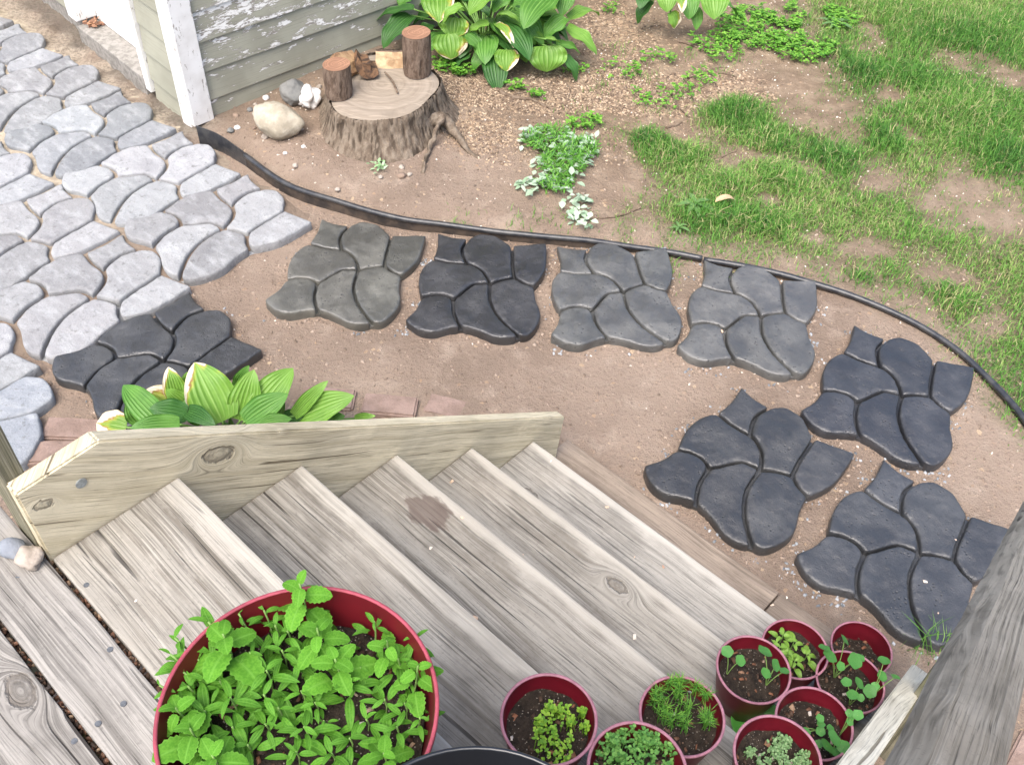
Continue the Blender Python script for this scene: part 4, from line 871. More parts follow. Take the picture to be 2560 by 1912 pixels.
# ------------------------------------------------------------------ seedlings
def sleaf(L, W, serr=0., bend=.12, cup=.25, kind='lance', nu=10, nv=6, seed=0):
    V, lu, lv = [], [], []
    for i in range(nu + 1):
        u = i / nu
        if kind == 'lance': w = (u ** .7) * ((1 - u) ** .75) * 1.9
        elif kind == 'round': w = math.sqrt(max(0, 1 - (2 * u - 1) ** 2))
        else: w = (u ** .38) * ((1 - u) ** .55) * 1.62
        w = max(w, .02) * W / 2
        for j in range(nv + 1):
            v = 2 * j / nv - 1; ww = w
            if serr and abs(v) == 1 and 0 < i < nu: ww = w * (1 + serr * (1 if i % 2 else -1))
            V.append((L * u, v * ww, bend * L * 4 * u * (1 - u) - .25 * L * u * u + cup * abs(v) * w + .02 * L * noise.noise((u * 5, v * 3, seed)))); lu.append(u); lv.append(v)
    Fc = [(i * (nv + 1) + j, (i + 1) * (nv + 1) + j, (i + 1) * (nv + 1) + j + 1, i * (nv + 1) + j + 1) for i in range(nu) for j in range(nv)]
    return V, Fc, {'lu': lu, 'lv': lv}
M['s_broad'] = leafmat('broad_seedling', (.085, .255, .022), (.135, .34, .034), (.15, .35, .05), npl=2, rnd=.45, rough=.75, spec=.15); M['s_lance'] = leafmat('lance_seedling', (.07, .225, .018), (.115, .30, .026), (.15, .33, .055), npl=3, rnd=.5, rough=.65, spec=.2)
M['s_yel'] = leafmat('yellow_green', (.20, .36, .04), (.28, .44, .06), rnd=.5, rough=.6); M['s_dill'] = leafmat('dill_green', (.12, .36, .03), (.19, .47, .05), rnd=.3, rough=.6); M['s_cress'] = leafmat('cress_green', (.10, .27, .05), (.17, .37, .08), rnd=.5, rough=.6); M['s_sed'] = leafmat('sedum_green', (.16, .30, .11), (.24, .38, .16), rnd=.4, rough=.6); M['s_nas'] = leafmat('nasturtium_green', (.07, .25, .05), (.11, .32, .07), rnd=.45, rough=.55); M['s_bas'] = leafmat('basil_green', (.17, .34, .04), (.24, .42, .06), (.28, .44, .10), npl=3, rnd=.3)
M['s_stem'] = plain('seedling_stem', (.20, .34, .09), .6, .3, .2)
LB = [(lambda q: mesh('leaf', q[0], q[1], M['s_broad'], True, q[2]))(sleaf(1, .84, .08, .05, .10, 'broad', 12, 6, i)) for i in range(3)]
LL = [(lambda q: mesh('leaf', q[0], q[1], M['s_lance'], True, q[2]))(sleaf(1, .42 + .06 * i, 0, .08, .18, 'lance', 9, 4, i)) for i in range(3)]
LBA = [(lambda q: mesh('leaf', q[0], q[1], M['s_bas'], True, q[2]))(sleaf(1, .62, 0, .12, .35, 'broad', 9, 4, i)) for i in range(2)]
def seedling(base, h, n, L, kind, label, group, lean=(0, 0), name='seedling'):
    t = empty(name, base, label, 'seedling', group); top = Vector((lean[0], lean[1], h))
    V, Fc = tube(smooth_path([(0, 0, -.005), top * .5 + Vector((.002, .001, 0)), top], 3), .0016, 5); mk('stem', V, Fc, M['s_stem'], t, True, world=False)
    a0 = random.random() * 6; src = {'broad': LB, 'lance': LL, 'basil': LBA}[kind]
    for i in range(n):
        f = i / max(1, n - 1); a = a0 + i * 2.4 + random.gauss(0, .2)
        o = bpy.data.objects.new('leaf', random.choice(src)); link(o, t)
        s = L * (1.05 - .55 * f) * random.uniform(.85, 1.12); o.scale = (s, s, s)
        o.location = top * (.45 + .55 * f) + Vector((math.cos(a), math.sin(a), 0)) * (.012 * (1 - f))
        o.rotation_euler = (random.gauss(0, .2), R(random.gauss(4, 13)) - f * .38, a)
    return t
ZB = lambda x, y, z: at((360 + x / 2.91) / DS, (1380 + y / 2.91) / DS, z)
gl = 'seedlings in the large red pot'
def where(kind, b):
    dx, dy = b.x - BIG.x, b.y - BIG.y; r = math.hypot(dx, dy); a = math.degrees(math.atan2(dy, dx)) % 360
    side = ['right', 'far right', 'far', 'far left', 'left', 'near left', 'near', 'near right'][int((a + 22.5) // 45) % 8]
    if r < .05: return kind + ' in the centre of the large red pot'
    return kind + (' at the %s rim of the large red pot' if r > .125 else ' %s of the centre of the large red pot' if side in ('left', 'right') else ' on the %s side within the large red pot') % side
for x, y, L, h in ((1150, 310, .050, .105), (600, 670, .060, .10), (1270, 620, .044, .09), (1400, 830, .048, .075), (360, 1340, .052, .085), (1770, 700, .032, .075), (1995, 880, .034, .08), (520, 1530, .048, .08), (250, 1180, .042, .07), (1750, 1500, .040, .06)):
    p = ZB(x, y, BIG.z + BSO + h * .9); b = Vector((p.x, p.y, BIG.z + BSO)); d = Vector((b.x - BIG.x, b.y - BIG.y)); lean = (0, 0)
    if d.length > .165: nb = d.normalized() * .16; lean = (d.x - nb.x, d.y - nb.y); b = Vector((BIG.x + nb.x, BIG.y + nb.y, b.z))
    seedling(b, h * 1.2, 8, L * .98, 'broad', where('broad toothed-leaf seedling', b), gl, lean)
for x, y, L, h in ((880, 450, .045, .06), (1680, 540, .052, .07), (1850, 800, .045, .06), (720, 880, .058, .06), (1150, 1030, .05, .05), (1480, 970, .05, .055), (1750, 1090, .05, .05), (1840, 1290, .055, .05), (1170, 1290, .055, .05), (1500, 1370, .052, .045), (900, 890, .06, .07), (330, 1000, .05, .06), (180, 1130, .035, .05), (890, 1270, .045, .05), (560, 960, .055, .06), (1110, 1470, .05, .04), (1310, 1240, .04, .035), (650, 1290, .05, .05), (640, 1090, .062, .07), (880, 1060, .062, .06), (240, 660, .05, .08), (700, 480, .045, .07), (480, 540, .055, .07), (1050, 600, .05, .06), (1580, 860, .045, .05), (1130, 830, .055, .05), (1940, 960, .035, .05), (2010, 1220, .045, .045), (1370, 1480, .055, .04), (1010, 740, .05, .06), (1620, 1230, .04, .04), (400, 800, .05, .05), (300, 900, .05, .06), (450, 1180, .055, .06), (780, 760, .05, .07), (1250, 1110, .05, .04), (980, 1150, .05, .05), (760, 1420, .05, .05), (1900, 1120, .045, .05), (1350, 720, .045, .06), (1200, 480, .045, .06), (960, 560, .045, .06), (420, 1450, .05, .06), (130, 1000, .04, .07), (210, 780, .05, .08), (1980, 640, .045, .06)):
    p = ZB(x, y, BIG.z + BSO + h * .8); b = Vector((p.x, p.y, BIG.z + BSO)); d = Vector((b.x - BIG.x, b.y - BIG.y)); lean = (0, 0)
    if d.length > .165: nb = d.normalized() * .16; lean = (d.x - nb.x, d.y - nb.y); b = Vector((BIG.x + nb.x, BIG.y + nb.y, b.z))
    seedling(b, h, random.choice((6, 7, 8)), L * random.uniform(.65, 1.), 'lance', where('narrow pointed-leaf seedling', b), gl, lean)
# basil
for i, (x, y, h) in enumerate(((950, 390, .05), (1050, 450, .05), (1170, 570, .035), (1000, 560, .05), (1060, 630, .04), (920, 500, .045))):
    p = at((1700 + x / 3.687) / DS, (1480 + y / 3.687) / DS, POTS['basil'].z + SOILZ + h); d = Vector((p.x - POTS['basil'].x, p.y - POTS['basil'].y)); b = d.copy()
    if b.length > .065: b = b.normalized() * .06
    seedling(Vector((POTS['basil'].x + b.x, POTS['basil'].y + b.y, POTS['basil'].z + SOILZ)), h, 7, .032, 'basil', ['pale basil seedling at the back left of its pot', 'pale basil seedling in the middle back of its pot', 'pale basil seedling leaning to the right rim', 'pale basil seedling in the front left of its pot', 'pale basil seedling at the front of its pot', 'pale basil seedling reaching over the left neighbour pot'][i], 'basil seedlings', ((d - b).x, (d - b).y))
# nasturtiums
def nasleaf(r, seed):
    n = 20; V = [(0, 0, 0)]; lu = [0]; lv = [0]
    for rr in (.55, 1.):
        for i in range(n):
            a = 2 * math.pi * i / n; q = r * rr * (1 + .06 * math.cos(5 * a + seed)); V.append((q * math.cos(a), q * math.sin(a), .10 * r * rr + .05 * r * math.sin(3 * a + seed) * rr)); lu.append(rr); lv.append(rr)
    return V, [(0, 1 + i, 1 + (i + 1) % n) for i in range(n)] + [(1 + i, 1 + n + i, 1 + n + (i + 1) % n, 1 + (i + 1) % n) for i in range(n)], {'lu': lu, 'lv': lv}
NL_ = [(lambda q: mesh('leaf', q[0], q[1], M['s_nas'], True, q[2]))(nasleaf(1, i)) for i in range(3)]
ZN = lambda x, y, z: at((1700 + x / 3.687) / DS, (1480 + y / 3.687) / DS, z)
def nasturtium(pk, bx, by, leaves, label, grp):
    pb = POTS[pk]; zs_ = pb.z + SOILZ; b = ZN(bx, by, zs_); d = Vector((b.x - pb.x, b.y - pb.y))
    if d.length > .07: d = d.normalized() * .068
    b = Vector((pb.x + d.x, pb.y + d.y, zs_)); t = empty('nasturtium', b, label, 'plant', grp)
    for x, y, r, h in leaves:
        p = ZN(x, y, zs_ + h) - b
        V, Fc = tube(smooth_path([(0, 0, -.004), (p.x * .4, p.y * .4, p.z * .6), p], 4), .0011, 5); mk('stalk', V, Fc, M['s_stem'], t, True, world=False)
        o = bpy.data.objects.new('leaf', random.choice(NL_)); link(o, t); o.location = p; s = r / 3.687 * 2.15 / 2440 * 1.02; o.scale = (s, s, s); o.rotation_euler = (random.gauss(.1, .3), random.gauss(0, .3), random.random() * 6)
gn = 'nasturtium seedlings'
nasturtium('nasturtium_a', 430, 760, [(435, 545, 58, .075), (555, 628, 55, .055)], 'nasturtium with two round leaves at the left of its pot', gn)
nasturtium('nasturtium_a', 790, 860, [(780, 545, 75, .085), (880, 670, 60, .07), (790, 745, 55, .05), (960, 725, 50, .05)], 'nasturtium with four round leaves at the right of its pot', gn)
nasturtium('nasturtium_b', 1420, 790, [(1515, 438, 65, .12), (1380, 588, 80, .10), (1610, 630, 85, .09), (1330, 512, 60, .11), (1480, 680, 50, .07), (1660, 605, 50, .08)], 'tall nasturtium at the back of its pot', gn)
nasturtium('nasturtium_b', 1560, 1040, [(1535, 828, 55, .075), (1650, 838, 65, .075), (1590, 945, 60, .06), (1665, 970, 40, .05)], 'nasturtium at the front of the pot by the side board', gn)
nasturtium('nasturtium_b', 1740, 990, [(1750, 910, 70, .06), (1800, 865, 45, .06), (1860, 770, 60, .08), (1985, 780, 50, .09), (1880, 630, 65, .13)], 'nasturtium leaning over the right rim of its pot', gn)
nasturtium('nasturtium_c', 1320, 1280, [(1290, 1160, 40, .05), (1300, 1215, 40, .045), (1295, 1280, 45, .035), (1385, 1255, 40, .04), (1160, 1285, 45, .03), (1045, 1245, 45, .03)], 'low nasturtium with small leaves in the back of its pot', gn)
nasturtium('nasturtium_c', 1400, 1500, [(1420, 1345, 75, .06), (1350, 1415, 72, .055), (1510, 1425, 60, .05), (1430, 1470, 50, .03), (1280, 1395, 40, .04)], 'nasturtium with larger round leaves in the front of its pot', gn)
nasturtium('nasturtium_c', 1560, 1330, [(1560, 1110, 35, .08), (1640, 1130, 50, .08), (1565, 1195, 35, .06), (1580, 1155, 25, .07)], 'small nasturtium sprig at the right rim of its pot', gn)

# batches of tiny leaves
def leaves_np(B, yaw, pitch, L, W, fold=.25):
    n = len(B); d = np.stack([np.cos(yaw) * np.cos(pitch), np.sin(yaw) * np.cos(pitch), np.sin(pitch)], 1); s = np.stack([-np.sin(yaw), np.cos(yaw), np.zeros(n)], 1); u = np.cross(d, s)
    L = L[:, None]; W = W[:, None]
    v = [B, B + d * L * .38 + s * W * .5 + u * W * fold, B + d * L * .38 - s * W * .5 + u * W * fold, B + d * L * .75 + s * W * .36 + u * W * fold * .6, B + d * L * .75 - s * W * .36 + u * W * fold * .6, B + d * L, B + d * L * .5]
    V = np.stack(v, 1).reshape(-1, 3); o = (np.arange(n) * 7)[:, None]
    Fc = np.concatenate([o + np.array(f) for f in ((0, 2, 6), (0, 6, 1), (2, 4, 6), (1, 6, 3), (6, 4, 5), (6, 5, 3))]); tone = np.repeat(RNG.random(n), 7)
    return V, Fc, tone
def tonemat(name, stops, trans=.25, rough=.6):
    k = N(name, .3, rough); c = k.ramp(k.attr('tone'), stops); k.set('Base Color', c)
    t = k.node('ShaderNodeBsdfTranslucent'); k.l.new(c, t.inputs['Color']); ms = k.node('ShaderNodeMixShader'); ms.inputs[0].default_value = trans
    k.l.new(k.b.outputs[0], ms.inputs[1]); k.l.new(t.outputs[0], ms.inputs[2]); k.l.new(ms.outputs[0], k.out.inputs[0]); return k.m
def clump(name, pk, spots, n, L, W, h, mat, label, cat='seedlings', up=.3):
    pb = POTS[pk]; B = []; stems = []
    for x, y, r in spots:
        c = ZN(x, y, pb.z + SOILZ + h * .6)
        for _ in range(n):
            a = random.random() * 6.28; q = r / 3.687 * 2.1 / 2440 * math.sqrt(random.random()); p = Vector((c.x + q * math.cos(a), c.y + q * math.sin(a), 0)); d = Vector((p.x - pb.x, p.y - pb.y))
            if d.length > .075: d = d.normalized() * .075
            top = Vector((pb.x + d.x, pb.y + d.y, pb.z + SOILZ + h * random.uniform(.5, 1.15))); stems.append(top)
            for m in range(3 if L > .004 else 2): B.append(top)
    B = np.array([tuple(b) for b in B]); k = len(B); V, Fc, tone = leaves_np(B, RNG.random(k) * 6.28, RNG.normal(up, .25, k), L * RNG.uniform(.7, 1.3, k), W * RNG.uniform(.8, 1.2, k))
    sv = []; 
    S = np.array([tuple(s) for s in stems]); gnd = S.copy(); gnd[:, 2] = pb.z + SOILZ - .004; gnd[:, :2] += RNG.normal(0, .004, (len(S), 2)); w = .0007
    V2 = np.stack([gnd + [w, 0, 0], gnd - [w, 0, 0], S - [w, 0, 0], S + [w, 0, 0]], 1).reshape(-1, 3); o = (np.arange(len(S)) * 4)[:, None] + len(V)
    F2 = np.concatenate([o + np.array((0, 1, 2)), o + np.array((0, 2, 3))])
    ob = mk_np(name, np.vstack([V, V2]) - np.array(tuple(pb)), np.vstack([Fc, F2]), mat, attrs={'tone': np.r_[tone, np.full(len(V2), .3)]}); ob.location = pb; return tag(ob, label, cat)
zp = lambda x, y: ((1200 + x / 3.687 - 1700) * 3.687, (1500 + y / 3.687 - 1480) * 3.687)
M['t_par'] = tonemat('parsley_leaf', [(0, (.09, .23, .02)), (.5, (.18, .36, .03)), (1, (.29, .46, .05))]); M['t_dill'] = tonemat('dill_leaf', [(0, (.06, .20, .03)), (.6, (.12, .32, .035)), (1, (.19, .41, .05))]); M['t_cress'] = tonemat('cress_leaf', [(0, (.06, .18, .035)), (.6, (.12, .30, .06)), (1, (.20, .40, .09))]); M['t_sed'] = tonemat('sedum_leaf', [(0, (.10, .22, .07)), (1, (.27, .40, .19))])
clump('parsley_seedlings', 'parsley', [(*zp(660, 1290), 170), (*zp(620, 1200), 90), (*zp(700, 1330), 140), (*zp(640, 1030), 60), (*zp(760, 1040), 60), (*zp(840, 1130), 25), (*zp(970, 1180), 35), (*zp(950, 1040), 25), (*zp(540, 1150), 50), (*zp(690, 1420), 150)], 14, .0075, .006, .03, M['t_par'], 'bright yellow-green feathery seedlings in the leftmost small pot')
clump('dill_seedlings', 'dill', [(*zp(1640, 870), 60), (*zp(1700, 980), 60), (*zp(1840, 870), 50), (*zp(1900, 980), 50), (*zp(1690, 1060), 50), (*zp(1780, 1110), 45), (*zp(1880, 1130), 35), (*zp(1810, 680), 45), (*zp(1690, 700), 50), (*zp(1820, 760), 50), (*zp(2090, 1060), 30), (*zp(2090, 870), 20), (*zp(2000, 800), 30), (*zp(2100, 1130), 25), (*zp(1640, 930), 60)], 15, .020, .0013, .045, M['t_dill'], 'feathery green dill seedlings in the middle small pot', up=.5)
clump('cress_seedlings', 'cress', [(*zp(1420, 1420), 330), (*zp(1250, 1430), 150), (*zp(1600, 1420), 160), (*zp(1400, 1340), 170), (*zp(1400, 1560), 280), (*zp(1550, 1310), 60), (*zp(1220, 1310), 40)], 34, .008, .0055, .04, M['t_cress'], 'dense small-leaved cress in the pot at the bottom edge')
clump('sedum_seedlings', 'sedum', [(890, 1430, 90), (930, 1390, 70), (650, 1480, 40), (770, 1560, 60), (950, 1560, 50), (1130, 1530, 70), (1100, 1590, 60), (980, 1380, 30), (890, 1480, 60)], 22, .006, .005, .02, M['t_sed'], 'tiny grey-green seedlings in the bottom right small pot')
p = ZN(105, 890, POTS['dill'].z + SOILZ + .008); rock(p, (.010, .008, .007), RK['blue'], 'dark pebble lying in the dill pot', 'pebble', 4, None, .15, 'pebble')
# green saucer standing between the pots
t = ST((3.30 - 1) * RUN, 1.09, TZ(4)); V, Fc = lathe([(.001, 0), (.05, 0), (.064, .018), (.066, .018), (.056, .003), (.001, .003)], 40)
cs = ZN(720, 1215, TZ(4) + .012); sc_ = mk('saucer', V, Fc, plain('green_plastic', (.10, .36, .06), .5, .4, .15), None, True, world=False, loc=(cs.x, cs.y, TZ(4))); tag(sc_, 'bright green round saucer between the small pots', 'saucer')

# ------------------------------------------------------------------ lawn and ground cover
M['grass'] = tonemat('grass_blade', [(0, (.035, .12, .022)), (.35, (.078, .225, .034)), (.65, (.14, .32, .05)), (.86, (.25, .39, .10)), (.93, (.42, .40, .19)), (1, (.50, .43, .24))], .3)
def blades(x, y, H, W, name, mat, tone, bendf=.95):
    n = len(x); z = gh(x, y) - .004; yaw = RNG.random(n) * 6.283; ben = RNG.random(n) * bendf + .12; sx_, sy_ = -np.sin(yaw), np.cos(yaw); dx, dy = np.cos(yaw), np.sin(yaw)
    def pt(f, s, b): return np.stack([x + dx * H * b + sx_ * W * s, y + dy * H * b + sy_ * W * s, z + H * f], 1)
    V = np.stack([pt(0, -.5, 0), pt(0, .5, 0), pt(.55 * 1, -.42, ben * .35), pt(.55, .42, ben * .35), pt(1 - ben * .42, 0, ben * 1.15)], 1).reshape(-1, 3); o = (np.arange(n) * 5)[:, None]
    Fc = np.concatenate([o + np.array(f) for f in ((0, 1, 3), (0, 3, 2), (2, 3, 4))]); return mk_np(name, V, Fc, mat, 'stuff', {'tone': np.repeat(tone, 5)})
n = 700000; x = RNG.uniform(.0, 5.0, n); y = RNG.uniform(2.0, 8.2, n); dn = lawn(x, y); fade = np.clip(1.6 - np.hypot(x, y - 2) * .12, .25, 1)
patch = fbm(x * 1.9, y * 1.9, 53, 3); keep = RNG.random(n) < (dn ** 1.5) * .80 * fade; x, y, dn, patch = x[keep], y[keep], dn[keep], patch[keep]; n = len(x); tf = blobs(x, y, tufts)
H = RNG.uniform(.014, .045, n) * (.6 + .7 * dn) * (1 + .9 * tf); W = RNG.uniform(.0022, .0042, n) * (1 + .25 * tf)
tone = np.clip(RNG.normal(.60, .18, n) - .20 * tf + (patch - .5) * -.7, 0, .86); straw = RNG.random(n) < (.10 + .14 * (patch < .45)); tone[straw] = RNG.uniform(.87, 1, straw.sum())
gr = blades(x, y, H, W, 'grass', M['grass'], tone); tag(gr, 'patchy green lawn grass on the right', 'grass')
# thin sprouts on the bare yard, tall blades by the handrail foot
c = [atg(*q) for q in ((1480, 120), (1400, 170), (1300, 190), (1550, 150), (1600, 130), (1420, 240), (1250, 260), (1340, 110), (1390, 440), (1340, 520), (1250, 480), (1750, 580), (1600, 560), (1880, 640), (1960, 690), (2060, 770), (2140, 840), (990, 495), (1120, 492), (1180, 470), (1640, 555), (1480, 200), (1530, 330), (1330, 300))]
x = np.concatenate([RNG.normal(q.x, .05, 45) for q in c]); y = np.concatenate([RNG.normal(q.y, .05, 45) for q in c]); ok = sdist(x, y, path_poly) < -.015; x, y = x[ok], y[ok]
q_ = atg(2010, 1395); x = np.r_[x, RNG.normal(q_.x, .035, 40)]; y = np.r_[y, RNG.normal(q_.y, .025, 40)]; hh = RNG.uniform(.02, .05, len(x)); hh[-40:] = RNG.uniform(.06, .14, 40)
sprouts = blades(x, y, hh, np.full(len(x), .003), 'grass_sprouts', M['grass'], RNG.uniform(.4, .8, len(x)), .8); tag(sprouts, 'thin grass sprouts scattered on the bare soil', 'grass')
M['clover'] = tonemat('clover_leaf', [(0, (.05, .17, .02)), (.5, (.13, .34, .035)), (1, (.24, .46, .07))])
cl = [(1650, 60, 110, 45), (1740, 100, 70, 35), (1560, 100, 50, 30), (1800, 40, 60, 25), (1480, 85, 40, 20), (1700, 30, 120, 30), (1420, 130, 40, 16), (1330, 20, 30, 14), (1240, 160, 30, 10), (1340, 155, 60, 22), (1430, 210, 70, 26), (1500, 170, 50, 24), (960, 160, 25, 14), (1000, 175, 25, 10), (1110, 200, 25, 8), (1160, 215, 20, 8), (1260, 270, 40, 14)]
dens = [900, 450, 170, 220, 90, 800, 50, 40, 30, 70, 80, 70, 60, 60, 25, 25, 60]
xs_, ys_ = [], []
for (cx, cy, rx, ry), k in zip(cl, dens):
    a = RNG.random(k) * 6.283; q = np.sqrt(RNG.random(k)); px, py = cx + rx * q * np.cos(a), cy + ry * q * np.sin(a)
    P = [at(u, v, .03) for u, v in zip(px, py)]; xs_ += [p.x for p in P]; ys_ += [p.y for p in P]
xs_, ys_ = np.array(xs_), np.array(ys_); kp_ = fbm(xs_ * 7, ys_ * 7, 91, 3) > .47; xs_, ys_ = xs_[kp_], ys_[kp_]
x = np.repeat(np.array(xs_), 3); y = np.repeat(np.array(ys_), 3); n = len(x); hgt = np.repeat(RNG.uniform(.012, .05, n // 3), 3)
V, Fc, tone = leaves_np(np.stack([x, y, gh(x, y) + hgt], 1), np.tile([0, 2.09, 4.19], n // 3) + np.repeat(RNG.random(n // 3) * 6, 3), RNG.normal(.05, .2, n), np.repeat(RNG.uniform(.008, .024, n // 3), 3), np.repeat(RNG.uniform(.008, .019, n // 3), 3))
tag(mk_np('clover', V, Fc, M['clover'], 'stuff', {'tone': tone}), 'bright green clover and weeds on bare ground near the hostas', 'clover')
# broad-leaved weeds (plantain rosettes) in the lawn
M['plant'] = leafmat('plantain_leaf', (.10, .22, .06), (.15, .28, .085), (.20, .32, .12), npl=3, rnd=.3); LP = [(lambda q: mesh('leaf', q[0], q[1], M['plant'], True, q[2]))(sleaf(1, .42, 0, .08, .2, 'lance', 8, 4, i)) for i in range(2)]
for cx, cy, L, lab in ((1500, 450, .10, 'grey-green plantain rosette at the lawn edge, left of the tan leaf'), (1800, 60, .12, 'dark dandelion rosette among the clover at the top'), (1395, 305, .05, 'small leafy weed at the near corner of the lawn'), (1465, 500, .06, 'small weed on the soil just above the edging')):
    p = atg(cx, cy); t = empty('broadleaf_weed', p, lab, 'weed')
    for i in range(9):
        o = bpy.data.objects.new('leaf', random.choice(LP)); link(o, t); a = i * 2.4; s = L * random.uniform(.6, 1.1); o.scale = (s, s, s); o.rotation_euler = (0, -.25, a); o.location = (0, 0, .012 + .002 * i)
# pile of pulled, wilting weeds
def pile():
    spots = [((1190, 300), 60, 25), ((1160, 380), 35, 22), ((1215, 350), 50, 28), ((1260, 320), 30, 22), ((1150, 400), 24, 10), ((1240, 430), 30, 10), ((1250, 455), 20, 22), ((1260, 475), 22, 14), ((1255, 300), 30, 12), ((1140, 290), 20, 8), ((1200, 395), 40, 14)]
    B, big = [], []
    for (cx, cy), rx, ry in spots:
        for _ in range(int(rx * ry * .035) + 8):
            a = random.random() * 6.28; q = 1.2 * math.sqrt(random.random()); p = atg(cx + rx * q * math.cos(a), cy + ry * q * math.sin(a), random.uniform(.008, .05)); B.append(tuple(p))
    B = np.array(B); n = len(B); V, Fc, tone = leaves_np(B, RNG.random(n) * 6.28, RNG.normal(0, .35, n), RNG.uniform(.024, .05, n), RNG.uniform(.018, .034, n), .2)
    m = 2000; S = [spots[i] for i in RNG.choice([0, 2, 10, 0, 2, 3], m)]; C = []
    for (cx, cy), rx, ry in S: a = random.random() * 6.28; q = math.sqrt(random.random()); C.append(tuple(atg(cx + rx * 1.0 * q * math.cos(a), cy + ry * 1.1 * q * math.sin(a), random.uniform(.0, .06))))
    V2, F2, t2 = leaves_np(np.array(C), RNG.random(m) * 6.28, RNG.normal(.3, .4, m), RNG.uniform(.02, .045, m), RNG.uniform(.004, .008, m))
    mat_ = tonemat('wilted_leaf', [(0, (.05, .17, .03)), (.3, (.13, .34, .04)), (.45, (.20, .40, .08)), (.5, (.24, .36, .22)), (.8, (.42, .54, .40)), (1, (.52, .62, .48))])
    allV = np.vstack([V, V2]); off = np.array([allV[:, 0].mean(), allV[:, 1].mean(), allV[:, 2].min()]); o = mk_np('weed_pile', allV - off, np.vstack([Fc, F2 + len(V)]), mat_, attrs={'tone': np.r_[.5 + .5 * tone, .45 * t2]}); o.location = off
    tag(o, 'pile of pulled wilting weeds with pale leaf undersides on the soil', 'weeds')
pile()
# sprig in front of the stump
B = np.array([tuple(onz2(1390 + random.gauss(0, 22), 1150 + random.gauss(0, 30), random.uniform(.005, .03))) for _ in range(22)]); B[:, 2] += .0; V, Fc, tone = leaves_np(B, RNG.random(22) * 6.28, RNG.normal(.2, .3, 22), np.full(22, .03), np.full(22, .014)); off = B.mean(0)
o = mk_np('weed_sprig', V - off, Fc, tonemat('sprig_leaf', [(0, (.18, .38, .12)), (1, (.45, .58, .40))]), attrs={'tone': tone}); o.location = off; tag(o, 'pale green sprig on the soil in front of the stump', 'weed')

# ------------------------------------------------------------------ litter: wood chips, concrete crumbs, gap debris, twigs, petals
def chips(P, size, flat, mat, name, label, tone=None, kind='stuff', parent=None):
    P = np.asarray(P); n = len(P); a = RNG.random(n) * 6.283; t1 = RNG.normal(0, .35, n); L = size * RNG.uniform(.5, 1.5, n); W = L * RNG.uniform(.3, .8, n); T = L * flat
    ux = np.stack([np.cos(a) * np.cos(t1), np.sin(a) * np.cos(t1), np.sin(t1)], 1); uy = np.stack([-np.sin(a), np.cos(a), np.zeros(n)], 1); uz = np.cross(ux, uy); c = []
    for sx_, sy_, sz_ in ((-1, -.6, -1), (1, -1, -1), (.7, 1, -1), (-1, .8, -1), (-.6, -.5, 1), (.8, -.7, 1), (.5, .8, 1), (-.8, .5, 1)): c.append(P + ux * (sx_ * L / 2)[:, None] + uy * (sy_ * W / 2)[:, None] + uz * (sz_ * T / 2)[:, None])
    V = np.stack(c, 1).reshape(-1, 3); o = (np.arange(n) * 8)[:, None]; Fc = np.concatenate([o + np.array(f) for f in ((4, 5, 6, 7), (0, 1, 5, 4), (1, 2, 6, 5), (2, 3, 7, 6), (3, 0, 4, 7))])
    ob = mk_np(name, V, Fc, mat, kind, {'tone': np.repeat(RNG.random(n) if tone is None else tone, 8)}, parent=parent)
    if label: tag(ob, label, name.replace('_', ' '))
    return ob
P = []
for (cx, cy, rx, ry), k in zip(chip_blobs, (1100, 700, 800, 1500, 1500, 1000, 1100, 600, 1500)):
    a = RNG.random(k) * 6.283; q = np.sqrt(RNG.random(k)) * 1.15
    for u, v in zip(cx + rx * q * np.cos(a), cy + ry * q * np.sin(a)): P.append(tuple(at(u, v, .05))[:2])
P = np.array(P); z = gh(P[:, 0], P[:, 1]); chips(np.c_[P, z + .002], .013, .18, tonemat('wood_chip', [(0, (.09, .062, .045)), (.4, (.20, .14, .095)), (.8, (.36, .27, .18)), (1, (.50, .40, .29))], 0), 'wood_chips', 'scattered tan wood chips on the soil around the stump and hosta')
k = 9000; x = RNG.uniform(-1.5, 3.0, k); y = RNG.uniform(1.9, 6.2, k); dd = sdist(x, y, path_poly); w = np.where(dd > 0, .12, np.clip(.35 + (y - 3.6) * .5, .3, 1)); ok = RNG.random(k) < w; x, y = x[ok], y[ok]
chips(np.c_[x, y, gh(x, y) + .001], .008, .4, tonemat('soil_grit', [(0, (.10, .07, .05)), (.5, (.25, .18, .13)), (.75, (.55, .48, .40)), (1, (.75, .70, .62))], 0), 'soil_grit', 'pale grit and small bits strewn over the soil')
P = []
for i, (sx0, sy0, th, c, lab) in enumerate(DK):
    m = (20, 45, 70, 60, 70, 90, 90, 45)[i]; idx = RNG.integers(0, len(SLAB), m // 3)
    for j in idx:
        q = SLAB[j] + (SLAB[j] - SLAB.mean(0)) * .05; cc, ss_ = math.cos(th), math.sin(th); bx = sx0 + cc * q[0] - ss_ * q[1]; by = sy0 + ss_ * q[0] + cc * q[1]
        for _ in range(random.choice((1, 2, 4, 7))): P.append((bx + random.gauss(0, .018), by + random.gauss(0, .016)))
P = np.array(P); chips(np.c_[P, gh(P[:, 0], P[:, 1]) + .003], .010, .5, tonemat('concrete_crumb', [(0, (.12, .13, .14)), (.6, (.28, .30, .32)), (1, (.45, .47, .49))], 0), 'concrete_crumbs', 'blue-grey crumbs of concrete around the dark slabs')
P = []
for s0 in (-.2835, -.4132):
    for _ in range(420): P.append(tuple(ST(s0 + random.gauss(0, .003), random.uniform(-.05, .95), DECK - random.uniform(.012, .03))))
